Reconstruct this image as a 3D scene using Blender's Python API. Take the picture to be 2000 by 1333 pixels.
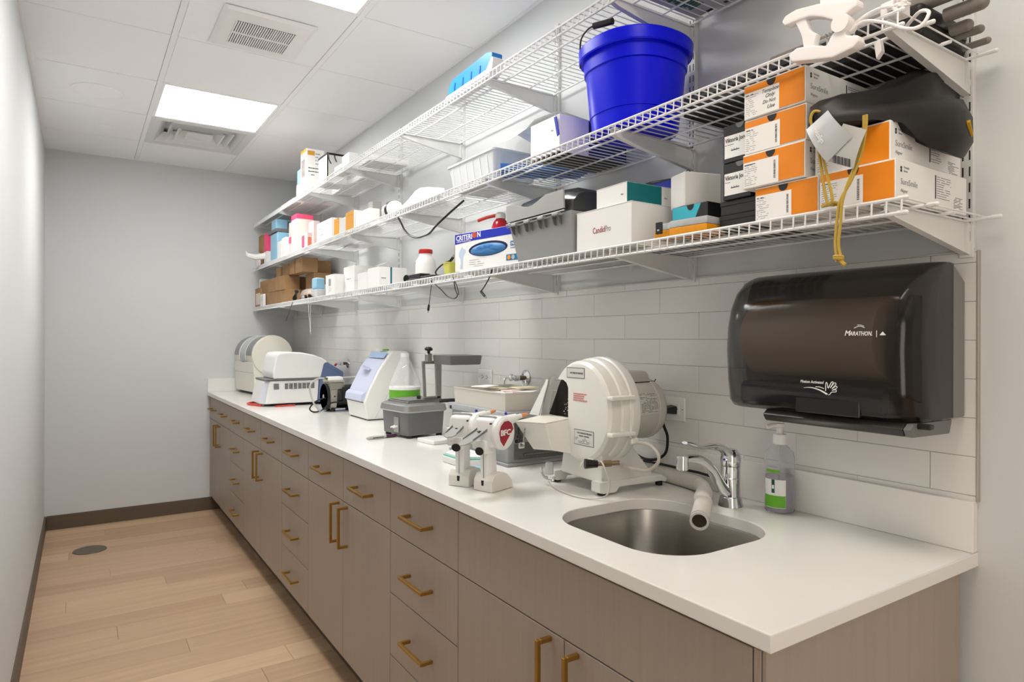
import bpy, bmesh, math, random
from mathutils import Vector, Matrix
random.seed(7)
for o in list(bpy.data.objects):
    bpy.data.objects.remove(o, do_unlink=True)
SC = bpy.context.scene
COL = SC.collection
PI = math.pi

# ------------------------------------------------------------------ camera, world, exposure, main lights
# World frame: right-hand wall is x = 0, far wall is y = 0, floor z = 0 (metres); camera looks along +y, turned to the right wall.
CAM_LOC = (-1.4819, -5.532, 1.3345)
YAW, ROLL, FPX = 0.582, 0.0027, 1279.73
cam = bpy.data.cameras.new('camera')
cam.sensor_width = 36.0
cam.lens = FPX * 36.0 / 2000.0
cam.shift_y = -5.4 / 2000.0
cam.clip_start = 0.02
cam_ob = bpy.data.objects.new('camera', cam)
COL.objects.link(cam_ob)
_f = Vector((math.sin(YAW), math.cos(YAW), 0)); _r = Vector((math.cos(YAW), -math.sin(YAW), 0)); _u = Vector((0, 0, 1))
_c, _s = math.cos(ROLL), math.sin(ROLL)
_r2 = _r * _c + _u * _s; _u2 = _u * _c - _r * _s
cam_ob.matrix_world = Matrix(((_r2.x, _u2.x, -_f.x, CAM_LOC[0]), (_r2.y, _u2.y, -_f.y, CAM_LOC[1]), (_r2.z, _u2.z, -_f.z, CAM_LOC[2]), (0, 0, 0, 1)))
SC.camera = cam_ob

world = bpy.data.worlds.new('world'); SC.world = world
world.use_nodes = True
world.node_tree.nodes['Background'].inputs[0].default_value = (0.9, 0.92, 1.0, 1)
world.node_tree.nodes['Background'].inputs[1].default_value = 0.3

SC.view_settings.view_transform = 'Standard'
SC.view_settings.look = 'None'
SC.view_settings.gamma = 1.0
SC.view_settings.use_curve_mapping = False
SC.view_settings.exposure = 0.0
PANEL = 22.0          # radiance of the ceiling panel diffusers

def area(name, loc, rot, sx, sy, power, color):
    l = bpy.data.lights.new(name, 'AREA'); l.shape = 'RECTANGLE'; l.size = sx; l.size_y = sy
    l.energy = power; l.color = color
    o = bpy.data.objects.new(name, l); o.location = loc; o.rotation_euler = rot; COL.objects.link(o); return o
# added warm fill behind the camera, brightens the near right wall; no doorway built
area('near_wall_fill', (-1.675, -6.9, 1.25), (0, -PI/2, 0), 1.9, 1.1, 26, (1.0, 0.90, 0.78))

# ------------------------------------------------------------------ materials
def s2l(c):
    return tuple(((v/12.92) if v <= 0.04045 else ((v+0.055)/1.055)**2.4) for v in [x/255.0 for x in c])
MATS = {}
def mat(name, rgb, rough=0.5, metal=0.0, var=0.0, vscale=(8, 8, 8), bump=0.0, bscale=(60, 60, 60), trans=0.0, ior=1.45,
        alpha=1.0, emit=0.0, coat=0.0, spec=0.5, coords='Object', randv=0.0):
    if name in MATS: return MATS[name]
    m = bpy.data.materials.new(name); m.use_nodes = True
    nt = m.node_tree; b = nt.nodes['Principled BSDF']; L = nt.links
    c = s2l(rgb) + (1,)
    b.inputs['Base Color'].default_value = c
    b.inputs['Roughness'].default_value = rough
    b.inputs['Metallic'].default_value = metal
    b.inputs['IOR'].default_value = ior
    b.inputs['Transmission Weight'].default_value = trans
    b.inputs['Alpha'].default_value = alpha
    b.inputs['Coat Weight'].default_value = coat
    b.inputs['Coat Roughness'].default_value = 0.08
    b.inputs['Specular IOR Level'].default_value = spec
    if emit:
        b.inputs['Emission Color'].default_value = c; b.inputs['Emission Strength'].default_value = emit
    tc = nt.nodes.new('ShaderNodeTexCoord')
    if var or randv:
        mp = nt.nodes.new('ShaderNodeMapping'); mp.inputs['Scale'].default_value = vscale
        L.new(tc.outputs[coords], mp.inputs['Vector'])
        nz = nt.nodes.new('ShaderNodeTexNoise'); nz.inputs['Scale'].default_value = 1.0; nz.inputs['Detail'].default_value = 5
        oi = nt.nodes.new('ShaderNodeObjectInfo')
        ad = nt.nodes.new('ShaderNodeVectorMath'); ad.operation = 'ADD'
        sc_ = nt.nodes.new('ShaderNodeMath'); sc_.operation = 'MULTIPLY'; sc_.inputs[1].default_value = 37.0
        L.new(oi.outputs['Random'], sc_.inputs[0]); L.new(mp.outputs[0], ad.inputs[0]); L.new(sc_.outputs[0], ad.inputs[1])
        L.new(ad.outputs[0], nz.inputs['Vector'])
        mr = nt.nodes.new('ShaderNodeMapRange')
        mr.inputs['From Min'].default_value = 0.3; mr.inputs['From Max'].default_value = 0.7
        mr.inputs['To Min'].default_value = 1 - var; mr.inputs['To Max'].default_value = 1 + var
        L.new(nz.outputs['Fac'], mr.inputs['Value'])
        m2 = nt.nodes.new('ShaderNodeMapRange'); m2.inputs['To Min'].default_value = 1 - randv; m2.inputs['To Max'].default_value = 1 + randv
        L.new(oi.outputs['Random'], m2.inputs['Value'])
        mu = nt.nodes.new('ShaderNodeMath'); mu.operation = 'MULTIPLY'; L.new(mr.outputs[0], mu.inputs[0]); L.new(m2.outputs[0], mu.inputs[1])
        vm = nt.nodes.new('ShaderNodeVectorMath'); vm.operation = 'SCALE'; vm.inputs[0].default_value = c[:3]
        L.new(mu.outputs[0], vm.inputs['Scale']); L.new(vm.outputs[0], b.inputs['Base Color'])
    if bump:
        mp2 = nt.nodes.new('ShaderNodeMapping'); mp2.inputs['Scale'].default_value = bscale
        L.new(tc.outputs[coords], mp2.inputs['Vector'])
        n2 = nt.nodes.new('ShaderNodeTexNoise'); n2.inputs['Scale'].default_value = 1.0; n2.inputs['Detail'].default_value = 3
        L.new(mp2.outputs[0], n2.inputs['Vector'])
        bp = nt.nodes.new('ShaderNodeBump'); bp.inputs['Strength'].default_value = bump; bp.inputs['Distance'].default_value = 0.002
        L.new(n2.outputs['Fac'], bp.inputs['Height']); L.new(bp.outputs[0], b.inputs['Normal'])
    MATS[name] = m
    return m

M_WALL = mat('wall_paint', (214, 216, 217), 0.85, bump=0.08, bscale=(150, 150, 150), var=0.01, vscale=(1, 1, 1))
M_CEIL = mat('ceiling_tile_mat', (248, 249, 250), 0.95, bump=0.15, bscale=(220, 220, 220))
M_TBAR = mat('grid_paint', (246, 247, 248), 0.6)
M_BASE = mat('base_taupe', (98, 84, 70), 0.5, var=0.06, vscale=(2, 2, 40))
M_CAB = mat('cabinet_laminate', (165, 152, 140), 0.42, var=0.035, vscale=(90, 90, 2.0), bump=0.10, bscale=(260, 260, 6))
M_CABIN = mat('cabinet_inside', (72, 58, 48), 0.7)
M_BRASS = mat('brass', (176, 138, 72), 0.33, metal=0.9, var=0.05, vscale=(30, 30, 30))
M_QUARTZ = mat('quartz', (236, 234, 230), 0.16, var=0.018, vscale=(5, 5, 5))
M_TILE = mat('glazed_tile', (226, 225, 222), 0.22, randv=0.012)
M_GROUT = mat('grout', (214, 213, 209), 0.9)
M_WIRE = mat('white_vinyl', (233, 234, 236), 0.38)
M_STEELW = mat('white_steel', (222, 223, 222), 0.42)
M_SLOT = mat('slot_dark', (38, 36, 34), 0.8)
M_SINK = mat('brushed_steel', (170, 166, 160), 0.30, metal=1.0, var=0.05, vscale=(4, 4, 60))
M_CHROME = mat('chrome', (225, 226, 228), 0.06, metal=1.0)
M_ALU = mat('satin_metal', (176, 176, 174), 0.35, metal=0.85)
M_WHITE = mat('white_plastic', (238, 238, 236), 0.35)
M_CREAM = mat('cream_plastic', (230, 226, 214), 0.4)
M_CARDW = mat('white_card', (240, 239, 237), 0.65, var=0.01, vscale=(10, 10, 10))
M_CARDB = mat('kraft_card', (160, 126, 88), 0.8, var=0.05, vscale=(14, 14, 14), randv=0.06)
M_ORANGE = mat('orange_card', (236, 138, 6), 0.5, var=0.03, vscale=(20, 20, 20))
M_ORG2 = mat('amber_card', (216, 152, 52), 0.6)
M_TEAL = mat('teal_card', (10, 112, 118), 0.5)
M_CYAN = mat('cyan_card', (60, 186, 206), 0.5)
M_BLACKC = mat('black_card', (32, 31, 32), 0.45)
M_BLACK = mat('black_plastic', (26, 25, 26), 0.35)
M_RUBBER = mat('black_rubber', (22, 22, 22), 0.55)
M_FABRIC = mat('black_fabric', (17, 14, 14), 0.5, bump=0.35, bscale=(30, 30, 30), var=0.15, vscale=(9, 9, 9))
M_INK = mat('dark_ink', (60, 60, 62), 0.6)
M_INKL = mat('pale_ink', (150, 152, 158), 0.6)
M_PAPER = mat('paper', (243, 242, 240), 0.8)
M_PINK = mat('hot_pink', (244, 84, 128), 0.5)
M_PALEPINK = mat('pale_pink', (243, 214, 208), 0.5)
M_LBLUE = mat('light_blue', (150, 200, 228), 0.45)
M_BLUE = mat('bucket_blue', (0, 12, 226), 0.30, var=0.05, vscale=(12, 12, 5), spec=0.3)
M_SKY = mat('tray_blue', (40, 130, 224), 0.35)
M_RBLUE = mat('royal_blue', (20, 44, 168), 0.4)
M_NAVY = mat('navy', (10, 16, 88), 0.45)
M_GREYP = mat('grey_plastic', (150, 152, 154), 0.42)
M_GREYD = mat('dark_grey_plastic', (112, 113, 114), 0.45, bump=0.1, bscale=(300, 300, 300))
M_GREYL = mat('light_grey_plastic', (188, 188, 184), 0.45)
M_LAV = mat('lavender_plastic', (205, 211, 234), 0.38)
M_SLATE = mat('slate_blue', (100, 118, 156), 0.45)
M_RED = mat('red_plastic', (196, 34, 34), 0.35)
M_CLEAR = mat('clear_plastic', (246, 248, 250), 0.08, trans=0.92, ior=1.12)
M_FROST = mat('frosted_plastic', (236, 238, 240), 0.35, trans=0.55, ior=1.1)
M_GREEN = mat('label_green', (104, 178, 46), 0.45)
M_GOLDC = mat('gold_cord', (190, 160, 70), 0.7, bump=0.3, bscale=(400, 400, 400))
M_DIFF = mat('panel_diffuser', (255, 254, 250), 0.9, emit=PANEL)
M_DIFFW = mat('panel_diffuser_warm', (255, 244, 229), 0.9, emit=PANEL*0.47)
M_RUBG = mat('hose_grey', (206, 202, 196), 0.5)

# ------------------------------------------------------------------ geometry helpers
class G:
    """collects polygons (world coordinates) with a material slot each"""
    def __init__(s): s.v = []; s.f = []; s.m = []
    def add(s, vs, fs, mi=0, M=None):
        n = len(s.v)
        for p in vs:
            p = Vector(p)
            s.v.append(M @ p if M is not None else p)
        for f in fs: s.f.append([i + n for i in f]); s.m.append(mi)
        return s
    def addbm(s, bm, mi=0, M=None):
        bm.verts.ensure_lookup_table(); bm.verts.index_update()
        s.add([v.co.copy() for v in bm.verts], [[v.index for v in f.verts] for f in bm.faces], mi, M); bm.free(); return s
    def box(s, x0, x1, y0, y1, z0, z1, bev=0.0, mi=0, M=None, seg=1):
        x0, x1 = sorted((x0, x1)); y0, y1 = sorted((y0, y1)); z0, z1 = sorted((z0, z1))
        vs = [(x, y, z) for x in (x0, x1) for y in (y0, y1) for z in (z0, z1)]
        fs = [(0, 1, 3, 2), (4, 6, 7, 5), (0, 4, 5, 1), (2, 3, 7, 6), (0, 2, 6, 4), (1, 5, 7, 3)]
        if not bev: return s.add(vs, fs, mi, M)
        bm = bmesh.new(); bv = [bm.verts.new(v) for v in vs]
        for f in fs: bm.faces.new([bv[i] for i in f])
        bmesh.ops.bevel(bm, geom=bm.edges[:], offset=min(bev, (x1-x0)*.45, (y1-y0)*.45, (z1-z0)*.45), segments=seg, affect='EDGES', profile=0.5)
        return s.addbm(bm, mi, M)
    def hexa(s, lo, hi, bev=0.0, mi=0, seg=2, M=None):
        """solid between two polygons of equal count (bottom ring, top ring)"""
        n = len(lo); bm = bmesh.new()
        a = [bm.verts.new(p) for p in lo]; b = [bm.verts.new(p) for p in hi]
        bm.faces.new(a[::-1]); bm.faces.new(b)
        for i in range(n): bm.faces.new((a[i], a[(i+1) % n], b[(i+1) % n], b[i]))
        bmesh.ops.recalc_face_normals(bm, faces=bm.faces[:])
        if bev: bmesh.ops.bevel(bm, geom=bm.edges[:], offset=bev, segments=seg, affect='EDGES', profile=0.5, clamp_overlap=True)
        return s.addbm(bm, mi, M)
    def prism(s, pts, ax, a, b, bev=0.0, mi=0, seg=2, M=None):
        """polygon pts (2D) in the plane across axis ax, extruded from a to b"""
        def P(p, t):
            if ax == 'x': return (t, p[0], p[1])
            if ax == 'y': return (p[0], t, p[1])
            return (p[0], p[1], t)
        return s.hexa([P(p, a) for p in pts], [P(p, b) for p in pts], bev, mi, seg, M)
    def cyl(s, p, q, r, r2=None, n=16, mi=0, M=None, cap=True):
        p, q = Vector(p), Vector(q); r2 = r if r2 is None else r2
        d = (q - p).normalized(); a = d.orthogonal().normalized(); b = d.cross(a)
        vs = []
        for c, rr in ((p, r), (q, r2)):
            for i in range(n):
                t = 2*PI*i/n; vs.append(c + a*math.cos(t)*rr + b*math.sin(t)*rr)
        fs = [(i, (i+1) % n, n+(i+1) % n, n+i) for i in range(n)]
        if cap: fs += [tuple(range(n))[::-1], tuple(range(n, 2*n))]
        return s.add(vs, fs, mi, M)
    def lathe(s, c, prof, ax=(0, 0, 1), n=24, mi=0, sx=1.0, M=None, sup=None):
        """profile [(radius, height along ax)] round centre c"""
        c = Vector(c); d = Vector(ax).normalized()
        a = Vector((1, 0, 0)) if abs(d.z) > 0.9 else Vector((0, 0, 1)).cross(d).normalized()
        b = d.cross(a); vs = []; fs = []
        for r, h in prof:
            for i in range(n):
                t = 2*PI*i/n; ct, st = math.cos(t), math.sin(t)
                k = 1.0
                if sup: k = (abs(ct)**sup + abs(st)**sup)**(-1.0/sup)
                vs.append(c + d*h + a*ct*r*sx*k + b*st*r*k)
        for j in range(len(prof)-1):
            for i in range(n):
                fs.append((j*n+i, j*n+(i+1) % n, (j+1)*n+(i+1) % n, (j+1)*n+i))
        if prof[0][0] > 1e-6: fs.append(tuple(range(n))[::-1])
        if prof[-1][0] > 1e-6: fs.append(tuple(range((len(prof)-1)*n, len(prof)*n)))
        return s.add(vs, fs, mi, M)
    def tube(s, pts, r, n=8, mi=0, closed=False, smooth=0, M=None):
        pts = [Vector(p) for p in pts]
        if smooth: pts = catmull(pts, smooth, closed)
        N = len(pts); rf = r if callable(r) else (lambda t: r)
        vs = []; fs = []; prev = None
        for i, p in enumerate(pts):
            if closed: d = pts[(i+1) % N] - pts[i-1]
            else: d = pts[min(i+1, N-1)] - pts[max(i-1, 0)]
            if d.length < 1e-9: d = Vector((0, 0, 1))
            d.normalize()
            if prev is None: a = d.orthogonal().normalized()
            else:
                a = prev - d*prev.dot(d)
                a = a.normalized() if a.length > 1e-6 else d.orthogonal().normalized()
            prev = a; b = d.cross(a); rr = rf(i/(N-1))
            for k in range(n):
                t = 2*PI*k/n; vs.append(p + a*math.cos(t)*rr + b*math.sin(t)*rr)
        rng = N if closed else N-1
        for i in range(rng):
            j = (i+1) % N
            for k in range(n): fs.append((i*n+k, i*n+(k+1) % n, j*n+(k+1) % n, j*n+k))
        if not closed: fs += [tuple(range(n))[::-1], tuple(range((N-1)*n, N*n))]
        return s.add(vs, fs, mi, M)
    def loft(s, rings, mi=0, caps=True, M=None):
        n = len(rings[0]); vs = [p for r in rings for p in r]; fs = []
        for j in range(len(rings)-1):
            for i in range(n): fs.append((j*n+i, j*n+(i+1) % n, (j+1)*n+(i+1) % n, (j+1)*n+i))
        if caps: fs += [tuple(range(n))[::-1], tuple(range((len(rings)-1)*n, len(rings)*n))]
        return s.add(vs, fs, mi, M)
    def ball(s, c, r, n=12, mi=0, sz=1.0):
        k = n//2
        return s.lathe(c, [(max(1e-7, math.sin(PI*i/k))*r, -math.cos(PI*i/k)*r*sz) for i in range(k+1)], n=n, mi=mi)

def catmull(pts, k, closed=False):
    out = []; N = len(pts)
    for i in range(N if closed else N-1):
        if closed: p0, p1, p2, p3 = pts[i-1], pts[i], pts[(i+1) % N], pts[(i+2) % N]
        else: p0, p1, p2, p3 = pts[max(i-1, 0)], pts[i], pts[i+1], pts[min(i+2, N-1)]
        for j in range(k):
            t = j/k; t2 = t*t; t3 = t2*t
            out.append(0.5*((2*p1) + (p2-p0)*t + (2*p0-5*p1+4*p2-p3)*t2 + (3*p1-p0-3*p2+p3)*t3))
    if not closed: out.append(pts[-1])
    return out

def wnorm(o, sharp):
    if sharp and sharp <= 40 and len(o.data.polygons) < 3000:
        m = o.modifiers.new('weighted_normals', 'WEIGHTED_NORMAL'); m.keep_sharp = True
    return o
WM = {}   # world matrices of things and parts
def tag(o, label=None, cat=None, group=None, kind=None):
    if label: o['label'] = label
    if cat: o['category'] = cat
    if group: o['group'] = group
    if kind: o['kind'] = kind
    return o
def thing(name, label, cat, loc, rotz=0, group=None):
    o = bpy.data.objects.new(name, None); o.empty_display_size = 0.05; COL.objects.link(o)
    o.location = loc; o.rotation_euler = (0, 0, rotz)
    WM[o.name] = Matrix.Translation(loc) @ Matrix.Rotation(rotz, 4, 'Z')
    return tag(o, label, cat, group)
def mesh_from(g, name, mats, M=None, sharp=32):
    me = bpy.data.meshes.new(name)
    me.from_pydata([tuple(p) for p in g.v], [], g.f)
    for m in (mats if isinstance(mats, (list, tuple)) else [mats]): me.materials.append(m)
    for p, i in zip(me.polygons, g.m): p.material_index = i
    bm = bmesh.new(); bm.from_mesh(me); bmesh.ops.recalc_face_normals(bm, faces=bm.faces[:]); bm.to_mesh(me); bm.free()
    if M is not None: me.transform(M)
    me.update()
    if sharp:
        me.polygons.foreach_set('use_smooth', [True]*len(me.polygons)); me.set_sharp_from_angle(angle=math.radians(sharp))
    return me
def part(name, g, mats, parent, label=None, kind=None, sharp=32):
    P = WM[parent.name]
    o = bpy.data.objects.new(name, mesh_from(g, name, mats, P.inverted(), sharp)); COL.objects.link(o)
    o.parent = parent; WM[o.name] = P.copy(); wnorm(o, sharp)
    return tag(o, label, None, None, kind)
def solo(name, g, mats, label, cat, group=None, kind=None, org=None, sharp=32):
    xs = [p.x for p in g.v]; ys = [p.y for p in g.v]; zs = [p.z for p in g.v]
    org = Vector(org) if org else Vector(((min(xs)+max(xs))/2, (min(ys)+max(ys))/2, min(zs)))
    o = bpy.data.objects.new(name, mesh_from(g, name, mats, Matrix.Translation(-org), sharp)); COL.objects.link(o)
    o.location = org; WM[o.name] = Matrix.Translation(org); wnorm(o, sharp)
    return tag(o, label, cat, group, kind)
def struct(name, g, mats, **k): return solo(name, g, mats, None, None, kind='structure', **k)
def share(name, src, parent, M):
    """another object with the same mesh data as src, placed by matrix M under parent"""
    o = bpy.data.objects.new(name, src); COL.objects.link(o); o.parent = parent
    o.matrix_local = WM[parent.name].inverted() @ M
    return o
def cut(o, g):
    """boolean away the solid g (world coordinates) from object o, baked into its mesh"""
    me = mesh_from(g, 'tmp', [], WM[o.name].inverted(), 0)
    c = bpy.data.objects.new('tmp', me); COL.objects.link(c); c.matrix_world = o.matrix_basis.copy() if o.parent is None else o.parent.matrix_basis @ o.matrix_basis
    o.modifiers.clear(); md = o.modifiers.new('b', 'BOOLEAN'); md.operation = 'DIFFERENCE'; md.object = c; md.solver = 'EXACT'
    bpy.context.view_layer.update()
    dg = bpy.context.evaluated_depsgraph_get()
    new = bpy.data.meshes.new_from_object(o.evaluated_get(dg)); o.modifiers.clear(); o.data = new
    bpy.data.objects.remove(c, do_unlink=True)
    new.polygons.foreach_set('use_smooth', [True]*len(new.polygons)); new.set_sharp_from_angle(angle=math.radians(32))

# directions on the faces one sees: R = reading direction, U = up
FX = (Vector((0, -1, 0)), Vector((0, 0, 1)))      # a face turned to the room (-x)
FY = (Vector((1, 0, 0)), Vector((0, 0, 1)))       # a face turned to the near end (-y)
def frame(org, R, U):
    R = Vector(R).normalized(); U = Vector(U).normalized(); N = R.cross(U)
    return Matrix(((R.x, U.x, N.x, org[0]), (R.y, U.y, N.y, org[1]), (R.z, U.z, N.z, org[2]), (0, 0, 0, 1)))
def text(parent, s, size, org, face, m, name='lettering', ext=0.0002, bold=0.0, shear=0.0, width=None, align='LEFT', space=1.0):
    cu = bpy.data.curves.new('t', 'FONT'); cu.body = s; cu.size = size; cu.extrude = ext; cu.offset = bold*size
    cu.shear = shear; cu.align_x = align; cu.space_character = space; cu.resolution_u = 2
    ob = bpy.data.objects.new('t', cu); COL.objects.link(ob); bpy.context.view_layer.update()
    me = bpy.data.meshes.new_from_object(ob.evaluated_get(bpy.context.evaluated_depsgraph_get()))
    bpy.data.objects.remove(ob, do_unlink=True)
    if width:
        w = max(v.co.x for v in me.vertices) - min(v.co.x for v in me.vertices)
        me.transform(Matrix.Diagonal((width/w, 1, 1, 1)))
    me.materials.clear(); me.materials.append(m); me.name = name
    R, U = face; N = Vector(R).cross(Vector(U))
    me.transform(WM[parent.name].inverted() @ frame(Vector(org) + N*0.0004, R, U))
    o = bpy.data.objects.new(name, me); COL.objects.link(o); o.parent = parent; WM[o.name] = WM[parent.name].copy()
    return o
def plate(g, org, face, u0, u1, v0, v1, t=0.0005, mi=0, bev=0):
    """thin plate on a face: org is the face origin, u along reading, v up"""
    R, U = face
    return g.box(u0, u1, v0, v1, 0, t, bev, mi, M=frame(org, R, U))
def dashes(g, org, face, u0, u1, v0, v1, rows, h, t=0.0009, mi=0, seed=1, fill=0.8):
    rnd = random.Random(seed)
    for i in range(rows):
        v = v1 - (v1-v0)*(i+0.5)/rows; u = u0; end = u0 + (u1-u0)*rnd.uniform(0.5, 1)
        while u < end:
            w = rnd.uniform(0.06, 0.2)*(u1-u0)
            if rnd.random() < fill: plate(g, org, face, u, min(u+w, u1), v-h/2, v+h/2, t, mi)
            u += w + 0.02*(u1-u0)
    return g
def ell(cx, cy, rx, ry, n=24, a0=0, a1=2*PI):
    full = abs(a1-a0-2*PI) < 1e-6
    return [(cx+rx*math.cos(a0+(a1-a0)*i/(n if full else n-1)), cy+ry*math.sin(a0+(a1-a0)*i/(n if full else n-1))) for i in range(n)]
def rrect(x0, x1, y0, y1, r, k=5):
    out = []
    for cx, cy, a in ((x1-r, y1-r, 0), (x0+r, y1-r, PI/2), (x0+r, y0+r, PI), (x1-r, y0+r, 1.5*PI)):
        out += [(cx+r*math.cos(a+PI/2*i/k), cy+r*math.sin(a+PI/2*i/k)) for i in range(k+1)]
    return out
# ------------------------------------------------------------------ the room
W, H, YN = 1.690, 2.633, -8.6
GX = [-1.148, -0.538]
GY = [-0.545 - 0.608*k for k in range(14)]
GY = [y for y in GY if y > YN]

# floor with planks
fl = struct('floor', G().box(-W-0.02, 0.02, YN, 0.02, -0.06, -0.004), mat('subfloor', (120, 100, 80), 0.8))
def plank_mat(name, rgb):
    m = mat(name, rgb, 0.48, var=0.09, vscale=(1.2, 26, 26), randv=0.05, bump=0.08, bscale=(6, 200, 200)); return m
M_PL = [plank_mat('oak_plank', (188, 158, 128)), plank_mat('oak_plank_light', (199, 170, 138)), plank_mat('oak_plank_brown', (181, 150, 121))]
PW = 0.152; rnd = random.Random(5)
pcache = {}
def plank_mesh(L, k):
    key = (round(L, 3), k)
    if key not in pcache:
        pcache[key] = mesh_from(G().box(0, L, -PW+0.0008, -0.0004, -0.004, 0, 0.0008), 'plank', M_PL[k])
    return pcache[key]
r = 0; y = -0.0336
edges0 = 0.0
row = 0
while y > YN:
    L = 1.22
    x = -W + ([0.82, 0.35, 1.1, 0.6, 0.15, 0.95][row % 6] if row != 12 else 0.82) - 0.0
    cuts = [-W, x]
    while cuts[-1] < 0: cuts.append(cuts[-1] + L)
    cuts[-1] = 0.0
    for a, b in zip(cuts, cuts[1:]):
        if b - a < 0.02 or a > -0.5: continue
        k = rnd.choice([0, 0, 1, 2]) if row != 12 else (2 if a < -1 else 1)
        if row == 2 and a < -1.2: k = 2
        share('plank', plank_mesh(b-a-0.001, k), fl, Matrix.Translation((a, y, 0)))
    y -= PW; row += 1
part('plank', G().box(-W, 0, -0.0333, 0, -0.004, 0), M_PL[0], fl)

struct('wall_left', G().box(-W-0.1, -W, YN, 0.1, 0, H+0.1), M_WALL)
struct('wall_far', G().box(-W-0.1, 0.1, 0, 0.1, 0, H+0.1), M_WALL)
wr = struct('wall_right', G().box(0, 0.1, YN, 0.0, 0, H+0.1), M_WALL)
struct('wall_near', G().box(-W-0.1, 0.1, YN-0.1, YN, 0, H+0.1), M_WALL)
def base(name, x0, x1, y0, y1, cap):
    g = G().box(x0, x1, y0, y1, 0, 0.092, 0.001); g.box(*cap, 0.092, 0.098, 0.001, 0)
    return struct(name, g, M_BASE)
base('baseboard_far', -W+0.013, -0.575, -0.013, 0, (-W+0.013, -0.575, -0.009, 0))
base('baseboard_left', -W, -W+0.012, YN, 0, (-W, -W+0.008, YN, 0))

# ceiling: tiles and grid
ce = struct('ceiling', G().box(-W-0.1, 0.1, YN, 0.1, H+0.08, H+0.12), M_CEIL)
cols = [(-W, GX[0]), (GX[0], GX[1]), (GX[1], 0.0)]
rows = list(zip([0.0] + GY, GY + [YN]))
LIGHT_ROWS = (2, 5, 8); tc_ = {}
for i, (a, b) in enumerate(cols):
    for j, (c, d) in enumerate(rows):
        if i == 1 and (j in LIGHT_ROWS or j == 1): continue
        w, l = round(b-a-0.026, 4), round(c-d-0.012, 4)
        if w < 0.05 or l < 0.03: continue
        if (w, l) not in tc_: tc_[(w, l)] = mesh_from(G().box(-w/2, w/2, -l/2, l/2, 0.0015, 0.018, 0.002), 'ceiling_tile', M_CEIL)
        share('ceiling_tile', tc_[(w, l)], ce, Matrix.Translation(((a+b)/2, (c+d)/2, H)))
for x in GX: part('grid_bar', G().box(x-0.012, x+0.012, YN, 0, H-0.001, H+0.03, 0.0008), M_TBAR, ce)
part('edge_trim', G().box(-W, -W+0.02, YN, 0, H-0.001, H+0.02), M_TBAR, ce)
part('edge_trim', G().box(-0.016, 0, YN, 0, H-0.001, H+0.02), M_TBAR, ce)
part('edge_trim', G().box(-W, 0, -0.012, 0, H-0.0005, H+0.02), M_TBAR, ce)
cb = {}
for y in GY:
    for a, b in cols:
        L = round(b-a-0.024, 4)
        if L not in cb: cb[L] = mesh_from(G().box(-L/2, L/2, -0.0062, 0.0062, 0.0006, 0.03), 'cross_bar', M_TBAR)
        share('cross_bar', cb[L], ce, Matrix.Translation(((a+b)/2, y, H)))

def panel(k, label, dm=None):
    y1, y0 = GY[k-1]-0.006, GY[k]+0.006; x0, x1 = GX[0]+0.012, GX[1]-0.012
    t = thing('ceiling_light', label, 'light', ((x0+x1)/2, (y0+y1)/2, H), group='square ceiling light panels')
    g = G(); f = 0.016
    for q in ((x0, x1, y0, y0+f), (x0, x1, y1-f, y1), (x0, x0+f, y0+f, y1-f), (x1-f, x1, y0+f, y1-f)): g.box(*q, H+0.0, H+0.05, 0.001)
    part('frame', g, M_TBAR, t)
    part('diffuser', G().box(x0+f, x1-f, y0+f, y1-f, H+0.006, H+0.012), dm or M_DIFF, t)
    return t
panel(2, 'lit square ceiling panel at the far end, beside the four-way air vent')
panel(5, 'lit square ceiling panel cut by the top edge of the photo')
panel(8, 'warm lit square ceiling panel above the sink end of the room', M_DIFFW)

# supply diffuser
x0, x1, y0, y1 = GX[0]+0.012, GX[1]-0.012, GY[1]+0.006, GY[0]-0.006
cx, cy = (x0+x1)/2, (y0+y1)/2
t = thing('air_vent', 'white four-way square air diffuser in ceiling beside the far light panel', 'vent', (cx, cy, H))
g = G()
for q in ((x0, x1, y0, y0+0.05), (x0, x1, y1-0.05, y1), (x0, x0+0.05, y0+0.05, y1-0.05), (x1-0.05, x1, y0+0.05, y1-0.05)): g.box(*q, H, H+0.004, 0.001)
part('face_frame', g, M_STEELW, t)
part('duct_box', G().box(x0+0.01, x1-0.01, y0+0.01, y1-0.01, H+0.085, H+0.09), M_GREYL, t)
def cone_ring(s0, z0, s1, z1, th=0.003):
    def sq(s, z): return [(cx-s, cy-s, z), (cx+s, cy-s, z), (cx+s, cy+s, z), (cx-s, cy+s, z)]
    return G().loft([sq(s0, z0), sq(s1, z1), sq(s1-0.002, z1+th), sq(s0-0.006, z0+th), sq(s0, z0)], caps=False)
for s0, s1 in ((0.245, 0.19), (0.185, 0.14), (0.135, 0.095)):
    part('louvre', cone_ring(s0, H+0.002, s1, H+0.055), M_STEELW, t, sharp=10)
part('centre_plate', G().box(cx-0.075, cx+0.075, cy-0.075, cy+0.075, H+0.004, H+0.01, 0.001), M_STEELW, t)

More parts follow.
